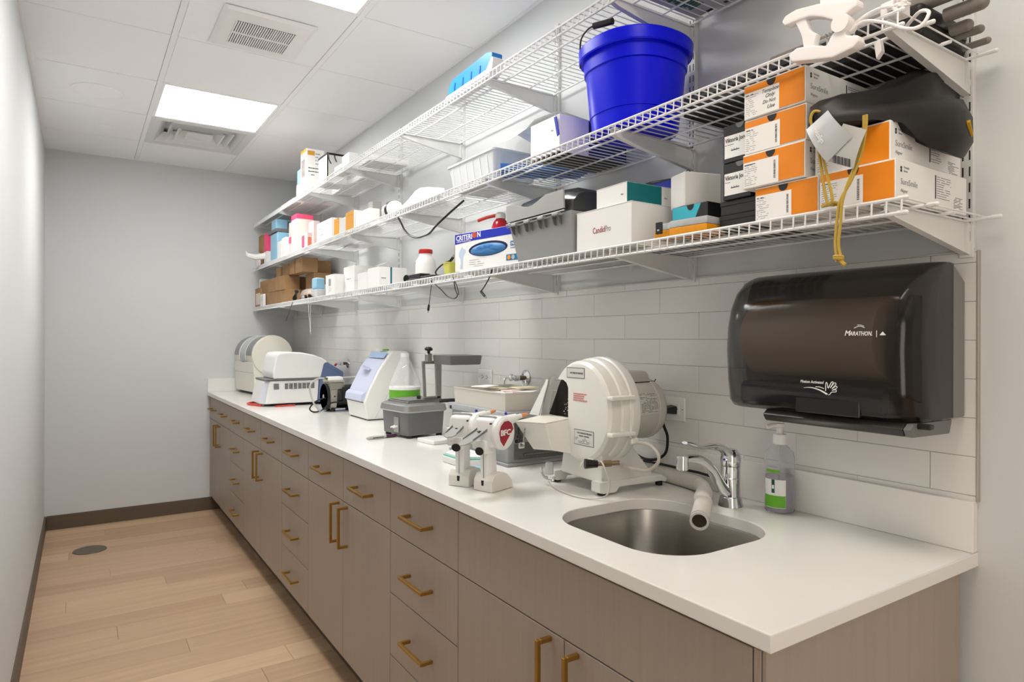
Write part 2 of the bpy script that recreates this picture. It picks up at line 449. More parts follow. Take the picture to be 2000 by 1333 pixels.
# exhaust fan grille
t = thing('exhaust_grille', 'white rectangular exhaust fan cover with a block of dark slots', 'vent', (-0.84, -2.6, H-0.01))
g = G().hexa([(-1.02, -2.80, H-0.001), (-0.655, -2.80, H-0.001), (-0.655, -2.40, H-0.001), (-1.02, -2.40, H-0.001)],
             [(-1.00, -2.78, H-0.012), (-0.675, -2.78, H-0.012), (-0.675, -2.42, H-0.012), (-1.00, -2.42, H-0.012)], 0.003)
part('cover', g, M_WHITE, t)
part('slot_backing', G().box(-0.955, -0.722, -2.70, -2.478, H-0.0128, H-0.0115), M_SLOT, t)
g = G()
for k in range(27): x = -0.955 + 0.233*k/26; g.box(x-0.0026, x+0.0026, -2.70, -2.478, H-0.016, H-0.0126)
g.box(-0.955, -0.722, -2.594, -2.584, H-0.0162, H-0.0126)
part('louvre_bars', g, M_WHITE, t, kind='stuff')

g = G().lathe((-1.412, -1.44, H+0.001), [(0.118, 0), (0.118, -0.004), (0.108, -0.0055), (0.105, -0.003), (0.02, -0.003), (1e-7, -0.003)], n=40)
solo('ceiling_speaker', g, M_CEIL, 'round flush white ceiling speaker in the left row of tiles', 'speaker')
g = G().lathe((-1.35, -0.785, H+0.001), [(0.045, 0), (0.045, -0.002), (0.036, -0.006), (1e-7, -0.006)], n=28)
solo('sprinkler_cover', g, M_CEIL, 'small round white sprinkler cover in the ceiling near the far wall', 'sprinkler')
g = G().lathe((-1.432, -0.655, 0.0), [(0.092, 0.0002), (0.09, 0.003), (0.08, 0.0035), (1e-7, 0.0035)], n=36)
solo('floor_cleanout', g, mat('cleanout_metal', (104, 98, 74), 0.25, metal=0.7), 'round metal cleanout cover set in the wood floor by the left wall', 'floor cover')

# wall tiles on the right wall
YE = -4.957
part('grout_bed', G().box(-0.004, 0.0, YE, 0.0, 1.010, 1.508), M_GROUT, wr)
TL, TH = 0.305, 0.0770
tops = [1.508, 1.4870] + [1.4870 - TH*k for k in range(1, 7)] + [1.012]
tmesh = {}
for ri in range(len(tops)-1):
    zt, zb = tops[ri], tops[ri+1]
    off = (-4.415 if ri % 2 else -4.415+TL/2)
    ys = [YE]
    q = off - TL*3
    while q < 0:
        if q > YE + 0.01 and q < -0.01: ys.append(q)
        q += TL
    ys.append(0.0)
    for a, b in zip(ys, ys[1:]):
        key = (round(b-a, 3), round(zt-zb, 4))
        if key not in tmesh:
            tmesh[key] = mesh_from(G().box(-0.008, -0.002, 0.0004, key[0]-0.0004, 0.0004, key[1]-0.0004, 0.0006), 'tile', M_TILE)
        share('tile', tmesh[key], wr, Matrix.Translation((0, a, zb)))
struct('trim_1', G().box(-0.010, 0, YE-0.004, YE, 1.014, 1.511, 0.0008), mat('edge_strip', (178, 174, 168), 0.4, metal=0.4))
struct('trim_2', G().box(-0.009, 0, YE, 0, 1.508, 1.5105, 0.0005), M_TILE)

# outlets
def outlet(yc, zc, label, w=0.114, h=0.07, plug=False):
    t = thing('wall_outlet', label, 'outlet', (-0.008, yc, zc), group=None)
    O = Vector((-0.008, yc, zc))
    g = G(); plate(g, O, FX, -w/2, w/2, -h/2, h/2, 0.006, 0, 0.0025); part('cover_plate', g, M_WHITE, t)
    g = G(); plate(g, O, FX, -0.036, 0.036, -0.0175, 0.0175, 0.0075, 0, 0.001); part('receptacle', g, M_WHITE, t)
    g = G()
    for s in (-1, 1):
        for k in (-1, 1): plate(g, O, FX, s*0.019-0.004, s*0.019+0.004, k*0.0055-0.001, k*0.0055+0.001, 0.0079)
        plate(g, O, FX, s*0.019+0.007, s*0.019+0.011, -0.002, 0.002, 0.0079)
    plate(g, O, FX, -0.05, -0.046, -0.001, 0.001, 0.0066); plate(g, O, FX, 0.046, 0.05, -0.001, 0.001, 0.0066)
    part('socket_holes', g, M_SLOT, t)
outlet(-4.160, 1.127, 'white double outlet with a black plug, right of the white round trimmer')
outlet(-3.085, 1.165, 'white double outlet on tiles behind the beige tray', w=0.114, h=0.066)

# ------------------------------------------------------------------ cabinets
XF = -0.645
def handle_bar(g, y0, y1, z0, z1, horizontal):
    b = 0.010
    if horizontal:
        z = (z0+z1)/2
        g.box(-0.684, -0.674, y0, y1, z-b/2, z+b/2, 0.001)
        for y in (y0, y1-b): g.box(-0.674, XF, y, y+b, z-b/2, z+b/2, 0.0008)
    else:
        y = (y0+y1)/2
        g.box(-0.684, -0.674, y-b/2, y+b/2, z0, z1, 0.001)
        for z in (z0, z1-b): g.box(-0.674, XF, y-b/2, y+b/2, z, z+b, 0.0008)
    return g
def front(parent, name, y0, y1, z0, z1, hz=None, hy=None, label=None):
    g_ = 0.0016
    d = part(name, G().box(XF, XF+0.019, y0+g_, y1-g_, z0+g_, z1-g_, 0.0008), M_CAB, parent)
    if hz is not None and hy is None:
        c = (y0+y1)/2; part('handle', handle_bar(G(), c-0.08, c+0.08, hz, hz, True), M_BRASS, d)
    if hy is not None:
        part('handle', handle_bar(G(), hy, hy, z1-0.165, z1-0.010, False), M_BRASS, d)
    return d
ZT, ZD, ZB = 0.875, 0.711, 0.115
def cabinet(ya, yb, kind, label):
    """ya: far side, yb: near side (more negative)"""
    t = thing('base_cabinet', label, 'cabinet', (-0.33, (ya+yb)/2, 0), group='taupe base cabinets under the worktop')
    part('carcass', G().box(XF+0.021, -0.012, yb+0.001, ya-0.001, ZB, ZT), M_CABIN, t) if kind != 'sink' else \
        part('carcass', G().box(XF+0.021, XF+0.035, yb+0.001, ya-0.001, ZB, ZT).box(XF+0.021, -0.012, yb+0.001, yb+0.018, ZB, ZT)
             .box(XF+0.021, -0.012, ya-0.018, ya-0.001, ZB, ZT).box(XF+0.021, -0.012, yb+0.001, ya-0.001, ZB, ZB+0.018), M_CABIN, t)
    part('toe_kick', G().box(-0.575, -0.56, yb, ya, 0.0, ZB), M_BASE, t)
    m = (ya+yb)/2
    if kind == 'double':
        for a, b in ((m, ya), (yb, m)): front(t, 'drawer', a, b, ZD, ZT, 0.794)
        front(t, 'door', m, ya, ZB, ZD, hy=m+0.046); front(t, 'door', yb, m, ZB, ZD, hy=m-0.046)
    elif kind == 'drawers':
        zz = [ZT, ZD, 0.513, 0.313, ZB]
        for i in range(4): front(t, 'drawer', yb, ya, zz[i+1], zz[i], [0.794, 0.612, 0.413, 0.214][i])
    else:
        front(t, 'top_panel', yb, ya, ZD, ZT)
        front(t, 'door', m, ya, ZB, ZD, hy=m+0.046); front(t, 'door', yb, m, ZB, ZD, hy=m-0.046)
        part('corner_stile', G().box(XF, XF+0.019, yb-0.0135, yb-0.001, ZB, ZT, 0.0008), M_CAB, t)
        part('end_panel', G().box(XF+0.002, -0.03, yb-0.022, yb-0.0145, 0.0, ZT, 0.0008), M_CAB, t)
    return t
cabinet(0.0-0.001, -0.85, 'double', 'taupe cabinet with two drawers over two doors, against the far wall')
cabinet(-0.85, -1.265, 'drawers', 'narrow taupe stack of four drawers nearest the far wall')
cabinet(-1.265, -2.18, 'double', 'taupe two-door cabinet under the blue and white lab machines')
cabinet(-2.18, -2.636, 'drawers', 'middle stack of four taupe drawers, between two door cabinets')
cabinet(-2.636, -3.548, 'double', 'taupe two-door cabinet below the dark grey vacuum former')
cabinet(-3.548, -4.003, 'drawers', 'nearest stack of four taupe drawers, beside the sink cabinet')
cabinet(-4.003, -4.915, 'sink', 'taupe sink cabinet with a plain top panel and two doors')

# ------------------------------------------------------------------ worktop and sink
ZC = 0.914
ct = thing('countertop', 'long white quartz worktop with low backsplash and undermount sink cutout', 'countertop', (-0.33, -2.48, 0.886))
def slab_with_hole():
    bm = bmesh.new()
    outer = [(-0.664, -4.9585), (0.0, -4.9585), (0.0, 0.0), (-0.664, 0.0)]
    hole = SINK_OUT
    ov = [bm.verts.new((x, y, ZC)) for x, y in outer]; hv = [bm.verts.new((x, y, ZC)) for x, y in hole]
    es = [bm.edges.new((ov[i], ov[(i+1) % 4])) for i in range(4)] + [bm.edges.new((hv[i], hv[(i+1) % len(hv)])) for i in range(len(hv))]
    bmesh.ops.triangle_fill(bm, use_beauty=True, use_dissolve=False, edges=es)
    top = bm.faces[:]
    r = bmesh.ops.extrude_face_region(bm, geom=top)
    bmesh.ops.translate(bm, verts=[v for v in r['geom'] if isinstance(v, bmesh.types.BMVert)], vec=(0, 0, -0.028))
    bmesh.ops.recalc_face_normals(bm, faces=bm.faces[:])
    # soften the rims
    rim = [e for e in bm.edges if len(e.link_faces) == 2 and e.calc_face_angle(0) > 1.0]
    bmesh.ops.bevel(bm, geom=rim, offset=0.0022, segments=2, affect='EDGES', profile=0.5)
    return G().addbm(bm)
SINK_OUT = rrect(-0.560, -0.195, -4.670, -4.268, 0.115, 9)
part('slab', slab_with_hole(), M_QUARTZ, ct, sharp=22)
part('backsplash', G().box(-0.020, 0.0, -4.9565, -0.0005, ZC+0.0002, 1.0145, 0.0012), M_QUARTZ, ct)
part('end_splash', G().box(-0.664, -0.0205, -0.020, 0.0, ZC+0.0002, 1.0145, 0.0012), M_QUARTZ, ct)

sk = thing('sink', 'undermount stainless steel sink bowl in the near end of worktop', 'sink', (-0.378, -4.469, 0.74))
def ring(dx, z, r):
    return [(x, y, z) for x, y in rrect(-0.560-dx, -0.195+dx, -4.670-dx, -4.268+dx, max(r, 0.02), 9)]
rings = [ring(0.022, 0.8855, 0.13), ring(0.006, 0.8855, 0.118), ring(0.004, 0.880, 0.116), ring(-0.002, 0.78, 0.112), ring(-0.012, 0.745, 0.105), ring(-0.035, 0.728, 0.085), ring(-0.13, 0.722, 0.05)]
rings += [[(-0.378+0.042*math.cos(math.atan2(y+4.469, x+0.378)), -4.469+0.042*math.sin(math.atan2(y+4.469, x+0.378)), 0.719) for x, y, z in rings[-1]]]
part('bowl', G().loft(rings, caps=False), M_SINK, sk, sharp=50)
g = G().lathe((-0.378, -4.469, 0.712), [(0.045, 0.008), (0.043, 0.010), (0.034, 0.006), (0.018, 0.004), (1e-7, 0.006)], n=28)
part('drain_strainer', g, M_CHROME, sk)
O = Vector((-0.30, -4.6665, 0.0))
g = G(); 
for k in range(14):
    u = -0.02 + 0.0042*k; hh = 0.003 + 0.0025*((k*7) % 3)
    g.box(-0.205-0.11+u, -0.205-0.11+u+0.0026, -4.6715, -4.6700, 0.862, 0.862+hh)
part('maker_mark', g, M_INK, sk)
# ------------------------------------------------------------------ wall standards, brackets, wire shelves
STY = [-4.940, -4.238, -3.592, -2.872, -2.160, -1.480, -0.760, -0.060]
ORD = ['nearest', 'second from the near end', 'third from the near end', 'fourth from the near end', 'fifth from the near end', 'sixth from the near end', 'seventh from the near end', 'furthest, by the far wall']
def std_mesh():
    t = G().box(-0.013, 0, -0.0125, 0.0125, 1.497, 2.50, 0.001); return t
sl = None
for k, y in enumerate(STY):
    M = Matrix.Translation((0, y, 0))
    t = thing('wall_standard', 'white slotted shelf standard on the right wall, ' + ORD[k], 'shelf rail', (0, y, 1.497), group='vertical shelf standards')
    if k == 0:
        T0 = thing.__globals__['WM'][t.name]
        ch = part('channel', G().box(-0.013, 0, y-0.0125, y+0.0125, 1.497, 2.50, 0.001), M_STEELW, t)
        g = G(); z = 1.53
        while z < 2.48:
            for s in (-0.006, 0.006): g.box(-0.0134, -0.0128, y+s-0.0013, y+s+0.0013, z, z+0.019)
            z += 0.032
        s_ = part('slots', g, M_SLOT, t, kind='stuff')
        std0 = (ch.data, s_.data)
    else:
        for n, d in zip(('channel', 'slots'), std0):
            o = bpy.data.objects.new(n, d); COL.objects.link(o); o.parent = t
            if n == 'slots': o['kind'] = 'stuff'

ZS = {'bottom': 1.573, 'middle': 1.890, 'top': 2.236}
def bracket_g(y, zd):
    g = G()
    prof = [(-0.012, zd-0.006), (-0.322, zd-0.006), (-0.322, zd-0.016), (-0.300, zd-0.022), (-0.012, zd-0.068)]
    g.prism(prof, 'y', y-0.0015, y+0.0015, 0)
    g.prism([(-0.012, zd-0.004), (-0.322, zd-0.004), (-0.322, zd-0.007), (-0.012, zd-0.007)], 'y', y-0.007, y+0.007, 0)
    lo = [(-0.322, zd-0.016), (-0.300, zd-0.022), (-0.012, zd-0.068), (-0.012, zd-0.071), (-0.302, zd-0.0255), (-0.324, zd-0.018)]
    g.prism(lo, 'y', y-0.007, y+0.007, 0)
    g.prism([(-0.013, zd-0.004), (-0.024, zd-0.004), (-0.024, zd-0.066), (-0.013, zd-0.068)], 'y', y-0.007, y+0.007, 0)
    return g
for lv, zd in ZS.items():
    bm0 = None
    for k, y in enumerate(STY):
        lab = 'white steel bracket under the %s wire shelf, %s' % (lv, ORD[k])
        if bm0 is None:
            o = solo('shelf_bracket', bracket_g(y, zd), M_STEELW, lab, 'bracket', 'brackets under the %s shelf' % lv, org=(-0.012, y, zd-0.06)); bm0 = o
        else:
            o = bm0.copy(); COL.objects.link(o); o.location = (-0.012, y, zd-0.06); o['label'] = lab

def shelf(y0, y1, zd, label, grp):
    """wire shelf section from y0 (near) to y1 (far)"""
    t = thing('wire_shelf', label, 'shelf', (-0.17, (y0+y1)/2, zd), group=grp)
    def rod(name, x, z, a=y0, b=y1, r=0.0034):
        g = G().cyl((x, a, z), (x, b, z), r, n=8)
        for e in (a, b):
            g.ball((x, e, z), r*1.3, 8)
            g.cyl((x, e, z), (x, e + (0.014 if e == a else -0.014), z), r*1.3, n=8)
        part(name, g, M_WIRE, t)
    rod('lip_top_rod', -0.3290, zd-0.0005, y0+0.012)
    rod('lip_bottom_rod', -0.3300, zd-0.0255, y0+0.012)
    rod('front_rod', -0.250, zd-0.0045, y0)
    rod('middle_rod', -0.140, zd-0.0045, y0+0.02, r=0.0028)
    rod('rear_rod', -0.028, zd-0.0045, y0-0.012)
    me = mesh_from(G().tube([(-0.018, 0, 0), (-0.323, 0, 0.0), (-0.3322, 0, -0.004), (-0.3335, 0, -0.027)], 0.0017, n=6), 'wire', M_WIRE)
    y = y0 + 0.018; n = 0
    while y < y1 - 0.006:
        share('wire', me, t, Matrix.Translation((0, y, zd))); y += 0.025; n += 1
    return t
shelf(-4.991, -2.315, ZS['bottom'], 'lowest white wire shelf, long near section over the sink', 'white wire shelves')
shelf(-2.300, -0.020, ZS['bottom'], 'lowest white wire shelf, far section holding the kraft boxes', 'white wire shelves')
shelf(-4.984, -3.282, ZS['middle'], 'middle white wire shelf, near section under the blue bucket', 'white wire shelves')
shelf(-3.268, -0.020, ZS['middle'], 'middle white wire shelf, far section with the pink and blue cartons', 'white wire shelves')
shelf(-4.984, -2.450, ZS['top'], 'highest white wire shelf, near section above the blue bucket', 'white wire shelves')
shelf(-2.436, -0.020, ZS['top'], 'highest white wire shelf, far section near the ceiling corner', 'white wire shelves')
EPS = 0.0022
ZB_, ZM_, ZT_ = ZS['bottom']+EPS, ZS['middle']+EPS, ZS['top']+EPS
# ------------------------------------------------------------------ cartons on the shelves
def rotz(x, y, a): return Matrix.Translation((x, y, 0)) @ Matrix.Rotation(a, 4, 'Z') @ Matrix.Translation((-x, -y, 0))
class Box:
    """carton thing with body and lid; x0 = room side face, yn = near end"""
    def __init__(s, name, label, cat, x0, x1, yn, yf, z0, z1, m, rot=0.0, group=None, lid=0.0, lidm=None, bev=0.0012, flap=True):
        s.M = rotz(x0, yn, rot); s.c = (x0, x1, yn, yf, z0, z1)
        c = s.M @ Vector(((x0+x1)/2, (yn+yf)/2, z0))
        s.t = thing(name, label, cat, c, rot, group)
        zt = z1 - lid
        part('body', G().box(x0, x1, yn, yf, z0, zt if lid else z1, bev, M=s.M), m, s.t)
        if lid: part('lid', G().box(x0-0.0012, x1+0.0012, yn-0.0012, yf+0.0012, zt-0.001, z1, bev, M=s.M), lidm or m, s.t)
        elif flap:
            xm = (x0+x1)/2
            part('top_tape', G().box(x0+0.004, x1-0.004, (yn+yf)/2-0.006, (yn+yf)/2+0.006, z1, z1+0.0004, M=s.M), m, s.t)
            part('flap', G().box(x0-0.0008, x0, yn+0.002, yf-0.002, z0+(z1-z0)*0.72, z1-0.001, M=s.M), m, s.t)
        R, U = s.M.to_3x3() @ FX[0], FX[1]; s.fx = (R, U)
        s.fy = (s.M.to_3x3() @ FY[0], U)
        s.ox = s.M @ Vector((x0, yf, z0))       # lower left of the room-side face as seen
        s.oy = s.M @ Vector((x0, yn, z0))       # lower left of the near-end face as seen
        s.w = yf-yn; s.d = x1-x0; s.h = z1-z0
    def px(s, name, u0, u1, v0, v1, m, par=None, t=0.0006, bev=0):     # plate on room face, fractions
        o = part(name, plate(G(), s.ox, s.fx, u0*s.w, u1*s.w, v0*s.h, v1*s.h, t, 0, bev), m, par or s.t); return o
    def py(s, name, u0, u1, v0, v1, m, par=None, t=0.0006):
        return part(name, plate(G(), s.oy, s.fy, u0*s.d, u1*s.d, v0*s.h, v1*s.h, t), m, par or s.t)
    def tx(s, txt, u, v, size, m, par=None, off=0.0, **k):
        R, U = s.fx; p = s.ox + R*u*s.w + U*v*s.h + R.cross(U)*off; return text(par or s.t, txt, size, p, s.fx, m, **k)
    def ty(s, txt, u, v, size, m, par=None, **k):
        R, U = s.fy; p = s.oy + R*u*s.d + U*v*s.h; return text(par or s.t, txt, size, p, s.fy, m, **k)
    def dx(s, u0, u1, v0, v1, rows, h=0.0009, m=None, par=None, seed=1, t=0.0009):
        return part('fine_print', dashes(G(), s.ox, s.fx, u0*s.w, u1*s.w, v0*s.h, v1*s.h, rows, h, t, 0, seed), m or M_INKL, par or s.t, kind='stuff')
    def dy(s, u0, u1, v0, v1, rows, h=0.0009, m=None, par=None, seed=1, t=0.0009):
        return part('fine_print', dashes(G(), s.oy, s.fy, u0*s.d, u1*s.d, v0*s.h, v1*s.h, rows, h, t, 0, seed), m or M_INKL, par or s.t, kind='stuff')

# orange fronted aligner cartons (one builder, each its own place and label)
def orange(x0, yn, yf, z0, label, note=None, side=True, depth=0.268, lab=(0.02, 0.60, 0.02, 0.76), rot=0.0, code=True, seed=1):
    h = 0.0715
    b = Box('orange_carton', label, 'box', x0, x0+depth, yn, yf, z0, z0+h, M_CARDW, rot, 'orange fronted cartons', flap=False)
    f = b.px('orange_front', 0.015, 0.985, 0.045, 0.955, M_ORANGE, t=0.0012)
    R, U = b.fx; O = b.ox + R.cross(U)*0.0013
    cu = 0.47*b.w; top = 0.955*b.h
    pts = [(cu+0.0105*math.cos(a), top+0.0135*math.sin(a)) for a in [PI + PI*i/10 for i in range(11)]]
    g = G().prism(pts, 'z', 0.0, 0.0006, M=frame(O, R, U)); part('thumb_notch', g, M_BLACKC, f)
    l = part('paper_label', plate(G(), b.ox+R.cross(U)*0.0012, b.fx, lab[0]*b.w, lab[1]*b.w, lab[2]*b.h, lab[3]*b.h, 0.0007), M_PAPER, b.t)
    g = dashes(G(), b.ox, b.fx, (lab[0]+0.02)*b.w, (lab[0]+0.24)*b.w, (lab[2]+0.05)*b.h, (lab[3]-0.06)*b.h, 11, 0.0011, 0.0021, 0, seed)
    part('fine_print', g, M_INKL, l, kind='stuff')
    part('fine_print', dashes(G(), b.ox, b.fx, (lab[0]+0.02)*b.w, (lab[0]+0.2)*b.w, (lab[3]-0.1)*b.h, (lab[3]-0.04)*b.h, 1, 0.0016, 0.0022, 0, seed+3), M_INK, l, kind='stuff')
    if code:
        g = G(); r2 = random.Random(seed)
        v = 0.14
        while v < 0.66:
            q = r2.uniform(0.006, 0.022); plate(g, b.ox, b.fx, (lab[1]-0.075)*b.w, (lab[1]-0.045)*b.w, v*b.h, (v+q)*b.h, 0.0022); v += q + r2.uniform(0.008, 0.02)
        part('barcode', g, M_INK, l, kind='stuff')
    if note:
        for s_, u, v, sz in (('Template', 0.31, 0.61, 0.0105), ('Only', 0.37, 0.46, 0.0105), ('Do Not', 0.33, 0.30, 0.0105), ('Use', 0.40, 0.14, 0.0105)):
            b.tx(s_, u, v, sz, M_INK, par=l, off=0.002, shear=0.35, name='handwriting', ext=0.0001, width={'Template': 0.038, 'Only': 0.022, 'Do Not': 0.030, 'Use': 0.017}[s_])
    if side:
        g = G()
        for dv in (0, 0.0052): g.lathe(b.oy + b.fy[0]*0.018 + U*(0.052+dv), [(0.0026, 0), (0.0026, 0.0008)], ax=b.fy[0].cross(U), n=12)
        part('logo_mark', g, M_INK, b.t)
        b.ty('Dentsply', 0.10, 0.80, 0.0052, M_INKL); b.ty('Sirona', 0.10, 0.71, 0.0052, M_INKL)
        b.ty('SureSmile', 0.06, 0.40, 0.0150, M_INKL, ext=0.0001); b.ty('Aligner', 0.06, 0.21, 0.0085, M_INKL, ext=0.0001)
        b.dy(0.55, 0.75, 0.25, 0.85, 10, seed=seed); b.dy(0.80, 0.96, 0.10, 0.42, 8, seed=seed+9)
        b.py('barcode', 0.525, 0.535, 0.25, 0.85, M_INK, t=0.0008)
    return b
orange(-0.312, -4.812, -4.672, ZB_, 'orange carton at bottom left of the orange stack, on the wire shelf', seed=1)
orange(-0.314, -4.954, -4.815, ZB_, 'orange carton at the near end of the bottom wire shelf', seed=2)
z = ZB_+0.0727
orange(-0.318, -4.788, -4.646, z, 'orange carton second up in the left stack, directly on the lowest left one', seed=3)
orange(-0.300, -4.938, -4.797, z, 'orange carton under the black drawstring bag, behind the dangling tags', seed=4)
orange(-0.314, -4.788, -4.647, z+0.0727, 'orange carton third up in the left stack, under the handwritten one', seed=5, side=True)
orange(-0.316, -4.787, -4.647, z+0.0727*2, 'topmost orange carton, its label handwritten Template Only Do Not Use', note=True, seed=6, code=False)

# black cartons with name labels
def name_box(z0, z1, label, seed):
    b = Box('black_carton', label, 'box', -0.288, -0.06, -4.643, -4.571, z0, z1, M_BLACKC, 0, 'black cartons behind the orange stack', flap=False)
    l = b.px('name_label', 0.06, 0.98, 0.12, 0.72, M_PAPER)
    b.tx('Viktoria Jorda', 0.085, 0.54, 0.0135, M_INK, par=l, off=0.0006, width=0.060, bold=0.006)
    b.dx(0.08, 0.40, 0.44, 0.50, 1, 0.0016, par=l, seed=seed)
    g = plate(G(), b.ox, b.fx, 0.30*b.w, 0.60*b.w, 0.30*b.h, 0.325*b.h, 0.001)
    for q in (0.32, 0.41, 0.5): plate(g, b.ox, b.fx, q*b.w, (q+0.012)*b.w, 0.325*b.h, 0.36*b.h, 0.001)
    part('ruler_mark', g, M_INK, l, kind='stuff')
    R, U = b.fx
    pts = [(0.62*b.w+0.0105*math.cos(a), b.h+0.0115*math.sin(a)) for a in [PI+PI*i/10 for i in range(11)]]
    part('thumb_notch', G().prism(pts, 'z', 0, 0.0008, M=frame(b.ox, R, U)), M_GREYD, b.t)
name_box(1.6415, 1.7215, 'black carton with white name label, lower of the two beside the orange stack', 1)
name_box(1.7230, 1.8055, 'black carton with white name label, upper of the two beside the orange stack', 2)
Box('black_carton', 'plain flat black carton lying on the shelf left of the orange stack', 'box', -0.285, -0.06, -4.664, -4.560, ZB_, 1.6080, M_BLACKC, flap=False, lid=0.010)
Box('black_carton', 'plain flat black carton stacked under the lower name-label carton', 'box', -0.282, -0.06, -4.664, -4.560, 1.6090, 1.6405, M_BLACKC, flap=False, lid=0.010)
b = Box('black_carton', 'black carton with a cyan corner, behind the yellow organizer case', 'box', -0.240, -0.06, -4.488, -4.378, ZB_, 1.6620, M_BLACKC, flap=False)
g = G().prism([(0, 0), (0.045, 0), (0.090, b.h-0.001), (0, b.h-0.001)], 'z', 0, 0.0008, M=frame(b.ox, *b.fx)); part('cyan_panel', g, M_CYAN, b.t)
pts = [(0.058+0.011*math.cos(a), b.h+0.014*math.sin(a)) for a in [PI+PI*i/10 for i in range(11)]]
part('thumb_notch', G().prism(pts, 'z', 0.0006, 0.0014, M=frame(b.ox, *b.fx)), M_BLACK, b.t)
b = Box('white_carton', 'small plain white carton on top of the cyan-cornered box', 'box', -0.236, -0.130, -4.412, -4.345, 1.6625, 1.7500, M_CARDW, rot=-0.30, flap=False, bev=0.003)
pts = [(0.042+0.007*math.cos(a), 0.009*math.sin(a)) for a in [PI*i/8 for i in range(9)]]
part('thumb_notch', G().prism(pts, 'z', 0, 0.0006, M=frame(b.oy, *b.fy)), M_GREYP, b.t)

b = Box('white_carton', 'large white CandidPro carton between the grey file tub and yellow case', 'box', -0.312, -0.155, -4.306, -4.085, ZB_, 1.6865, M_CARDW, lid=0.001, flap=False)
b.tx('Candid', 0.315, 0.405, 0.0235, mat('dark_red_ink', (160, 30, 50), 0.6), width=0.049, name='lettering')
b.tx('Pro', 0.545, 0.405, 0.0235, M_INKL, width=0.022, name='lettering')
b = Box('white_carton', 'white carton with a teal band, on top of the large white CandidPro carton', 'box', -0.306, -0.140, -4.283, -4.157, 1.6880, 1.7410, M_CARDW, rot=-0.04, flap=False, lid=0.001)
b.py('teal_band', 0.0, 0.72, 0.0, 1.0, M_TEAL, t=0.0010)
b.tx('Align', 0.80, 0.40, 0.006, M_INKL)
b.ty('Align', 0.78, 0.40, 0.006, M_INKL)

# glove box, turned a little
b = Box('glove_box', 'blue and white CRITERION nitrile glove box turned towards the room', 'glove box', -0.272, -0.165, -3.738, -3.405, ZB_, 1.7130, M_CARDW, rot=0.197, flap=False)
R, U = b.fx; FM = frame(b.ox, R, U); w, h = b.w, b.h
M_CRI = mat('glove_box_blue', (16, 40, 176), 0.4); M_TBL = mat('badge_blue', (22, 120, 170), 0.4)
part('blue_band', G().prism([(0, 0.73*h), (0.3*w, 0.775*h), (w, 0.79*h), (w, h-0.001), (0, h-0.001)], 'z', 0, 0.0006, M=FM), M_CRI, b.t)
b.tx('CRITERI', 0.02, 0.825, 0.026, M_PAPER, off=0.0006, bold=0.02, width=0.088); b.tx('N', 0.365, 0.845, 0.026, M_PAPER, off=0.0006, bold=0.02, width=0.017)
part('letter_o', G().lathe(b.ox+R*0.325*w+U*0.912*h+R.cross(U)*0.0008, [(0.0105, 0), (0.0105, 0.0005), (0.0055, 0.0005), (0.0055, 0)], ax=R.cross(U), n=20), mat('orange_red', (226, 84, 34), 0.5), b.t)
b.tx('COMFORT IN PROTECTION', 0.03, 0.775, 0.0062, M_PAPER, off=0.0006)
opening = [(0.53*w+0.30*w*math.cos(a), 0.52*h+0.185*h*math.sin(a)) for a in [2*PI*i/28 for i in range(28)]]
part('opening', G().prism(opening, 'z', 0, 0.0005, M=FM), mat('opening_shade', (8, 20, 60), 0.6), b.t)
g = G(); rr = random.Random(3); c0 = Vector((0.53*w, 0.52*h, 0.0004))
ring0 = [Vector((0.53*w+0.27*w*math.cos(a), 0.50*h+0.15*h*math.sin(a), 0.0006)) for a in [2*PI*i/24 for i in range(24)]]
rings = [ring0]
for k, (f, zz) in enumerate(((0.8, 0.004), (0.55, 0.006), (0.25, 0.005))):
    rings.append([c0 + (p-c0)*f*rr.uniform(0.9, 1.05) + Vector((0, 0, zz+rr.uniform(-0.0022, 0.0022))) for p in ring0])
g.loft(rings, M=FM); part('nitrile_glove', g, mat('glove_blue', (62, 124, 186), 0.35), b.t, sharp=70)
fig = [(0.085, .08), (0.13, .06), (0.135, .3), (0.15, .42), (0.185, .50), (0.175, .58), (0.14, .60), (0.12, .67), (0.10, .60), (0.07, .52), (0.065, .42), (0.095, .32), (0.10, .2)]
part('printed_glove', G().prism([(a*w, c*h) for a, c in fig], 'z', 0, 0.0005, M=FM), mat('pale_glove_print', (190, 206, 226), 0.5), b.t)
b.px('nitrile_badge', 0.87, 1.0, 0.50, 0.62, M_TBL, bev=0.0002); b.tx('NITR', 0.885, 0.525, 0.0145, M_PAPER, off=0.0006, bold=0.02, width=0.034)
b.tx('EXAMINATION', 0.87, 0.44, 0.0062, M_INKL, width=0.040)
b.px('count_badge', 0.81, 1.0, 0.15, 0.30, M_TBL)
part('orange_dot', G().lathe(b.ox+R*0.85*w+U*0.225*h, [(0.0078, 0), (0.0078, 0.0012)], ax=R.cross(U), n=18), M_ORANGE, b.t)
part('grey_dot', G().lathe(b.ox+R*0.91*w+U*0.225*h, [(0.0078, 0), (0.0078, 0.0012)], ax=R.cross(U), n=18), M_GREYL, b.t)
b.dx(0.24, 0.5, 0.08, 0.30, 4, seed=5)

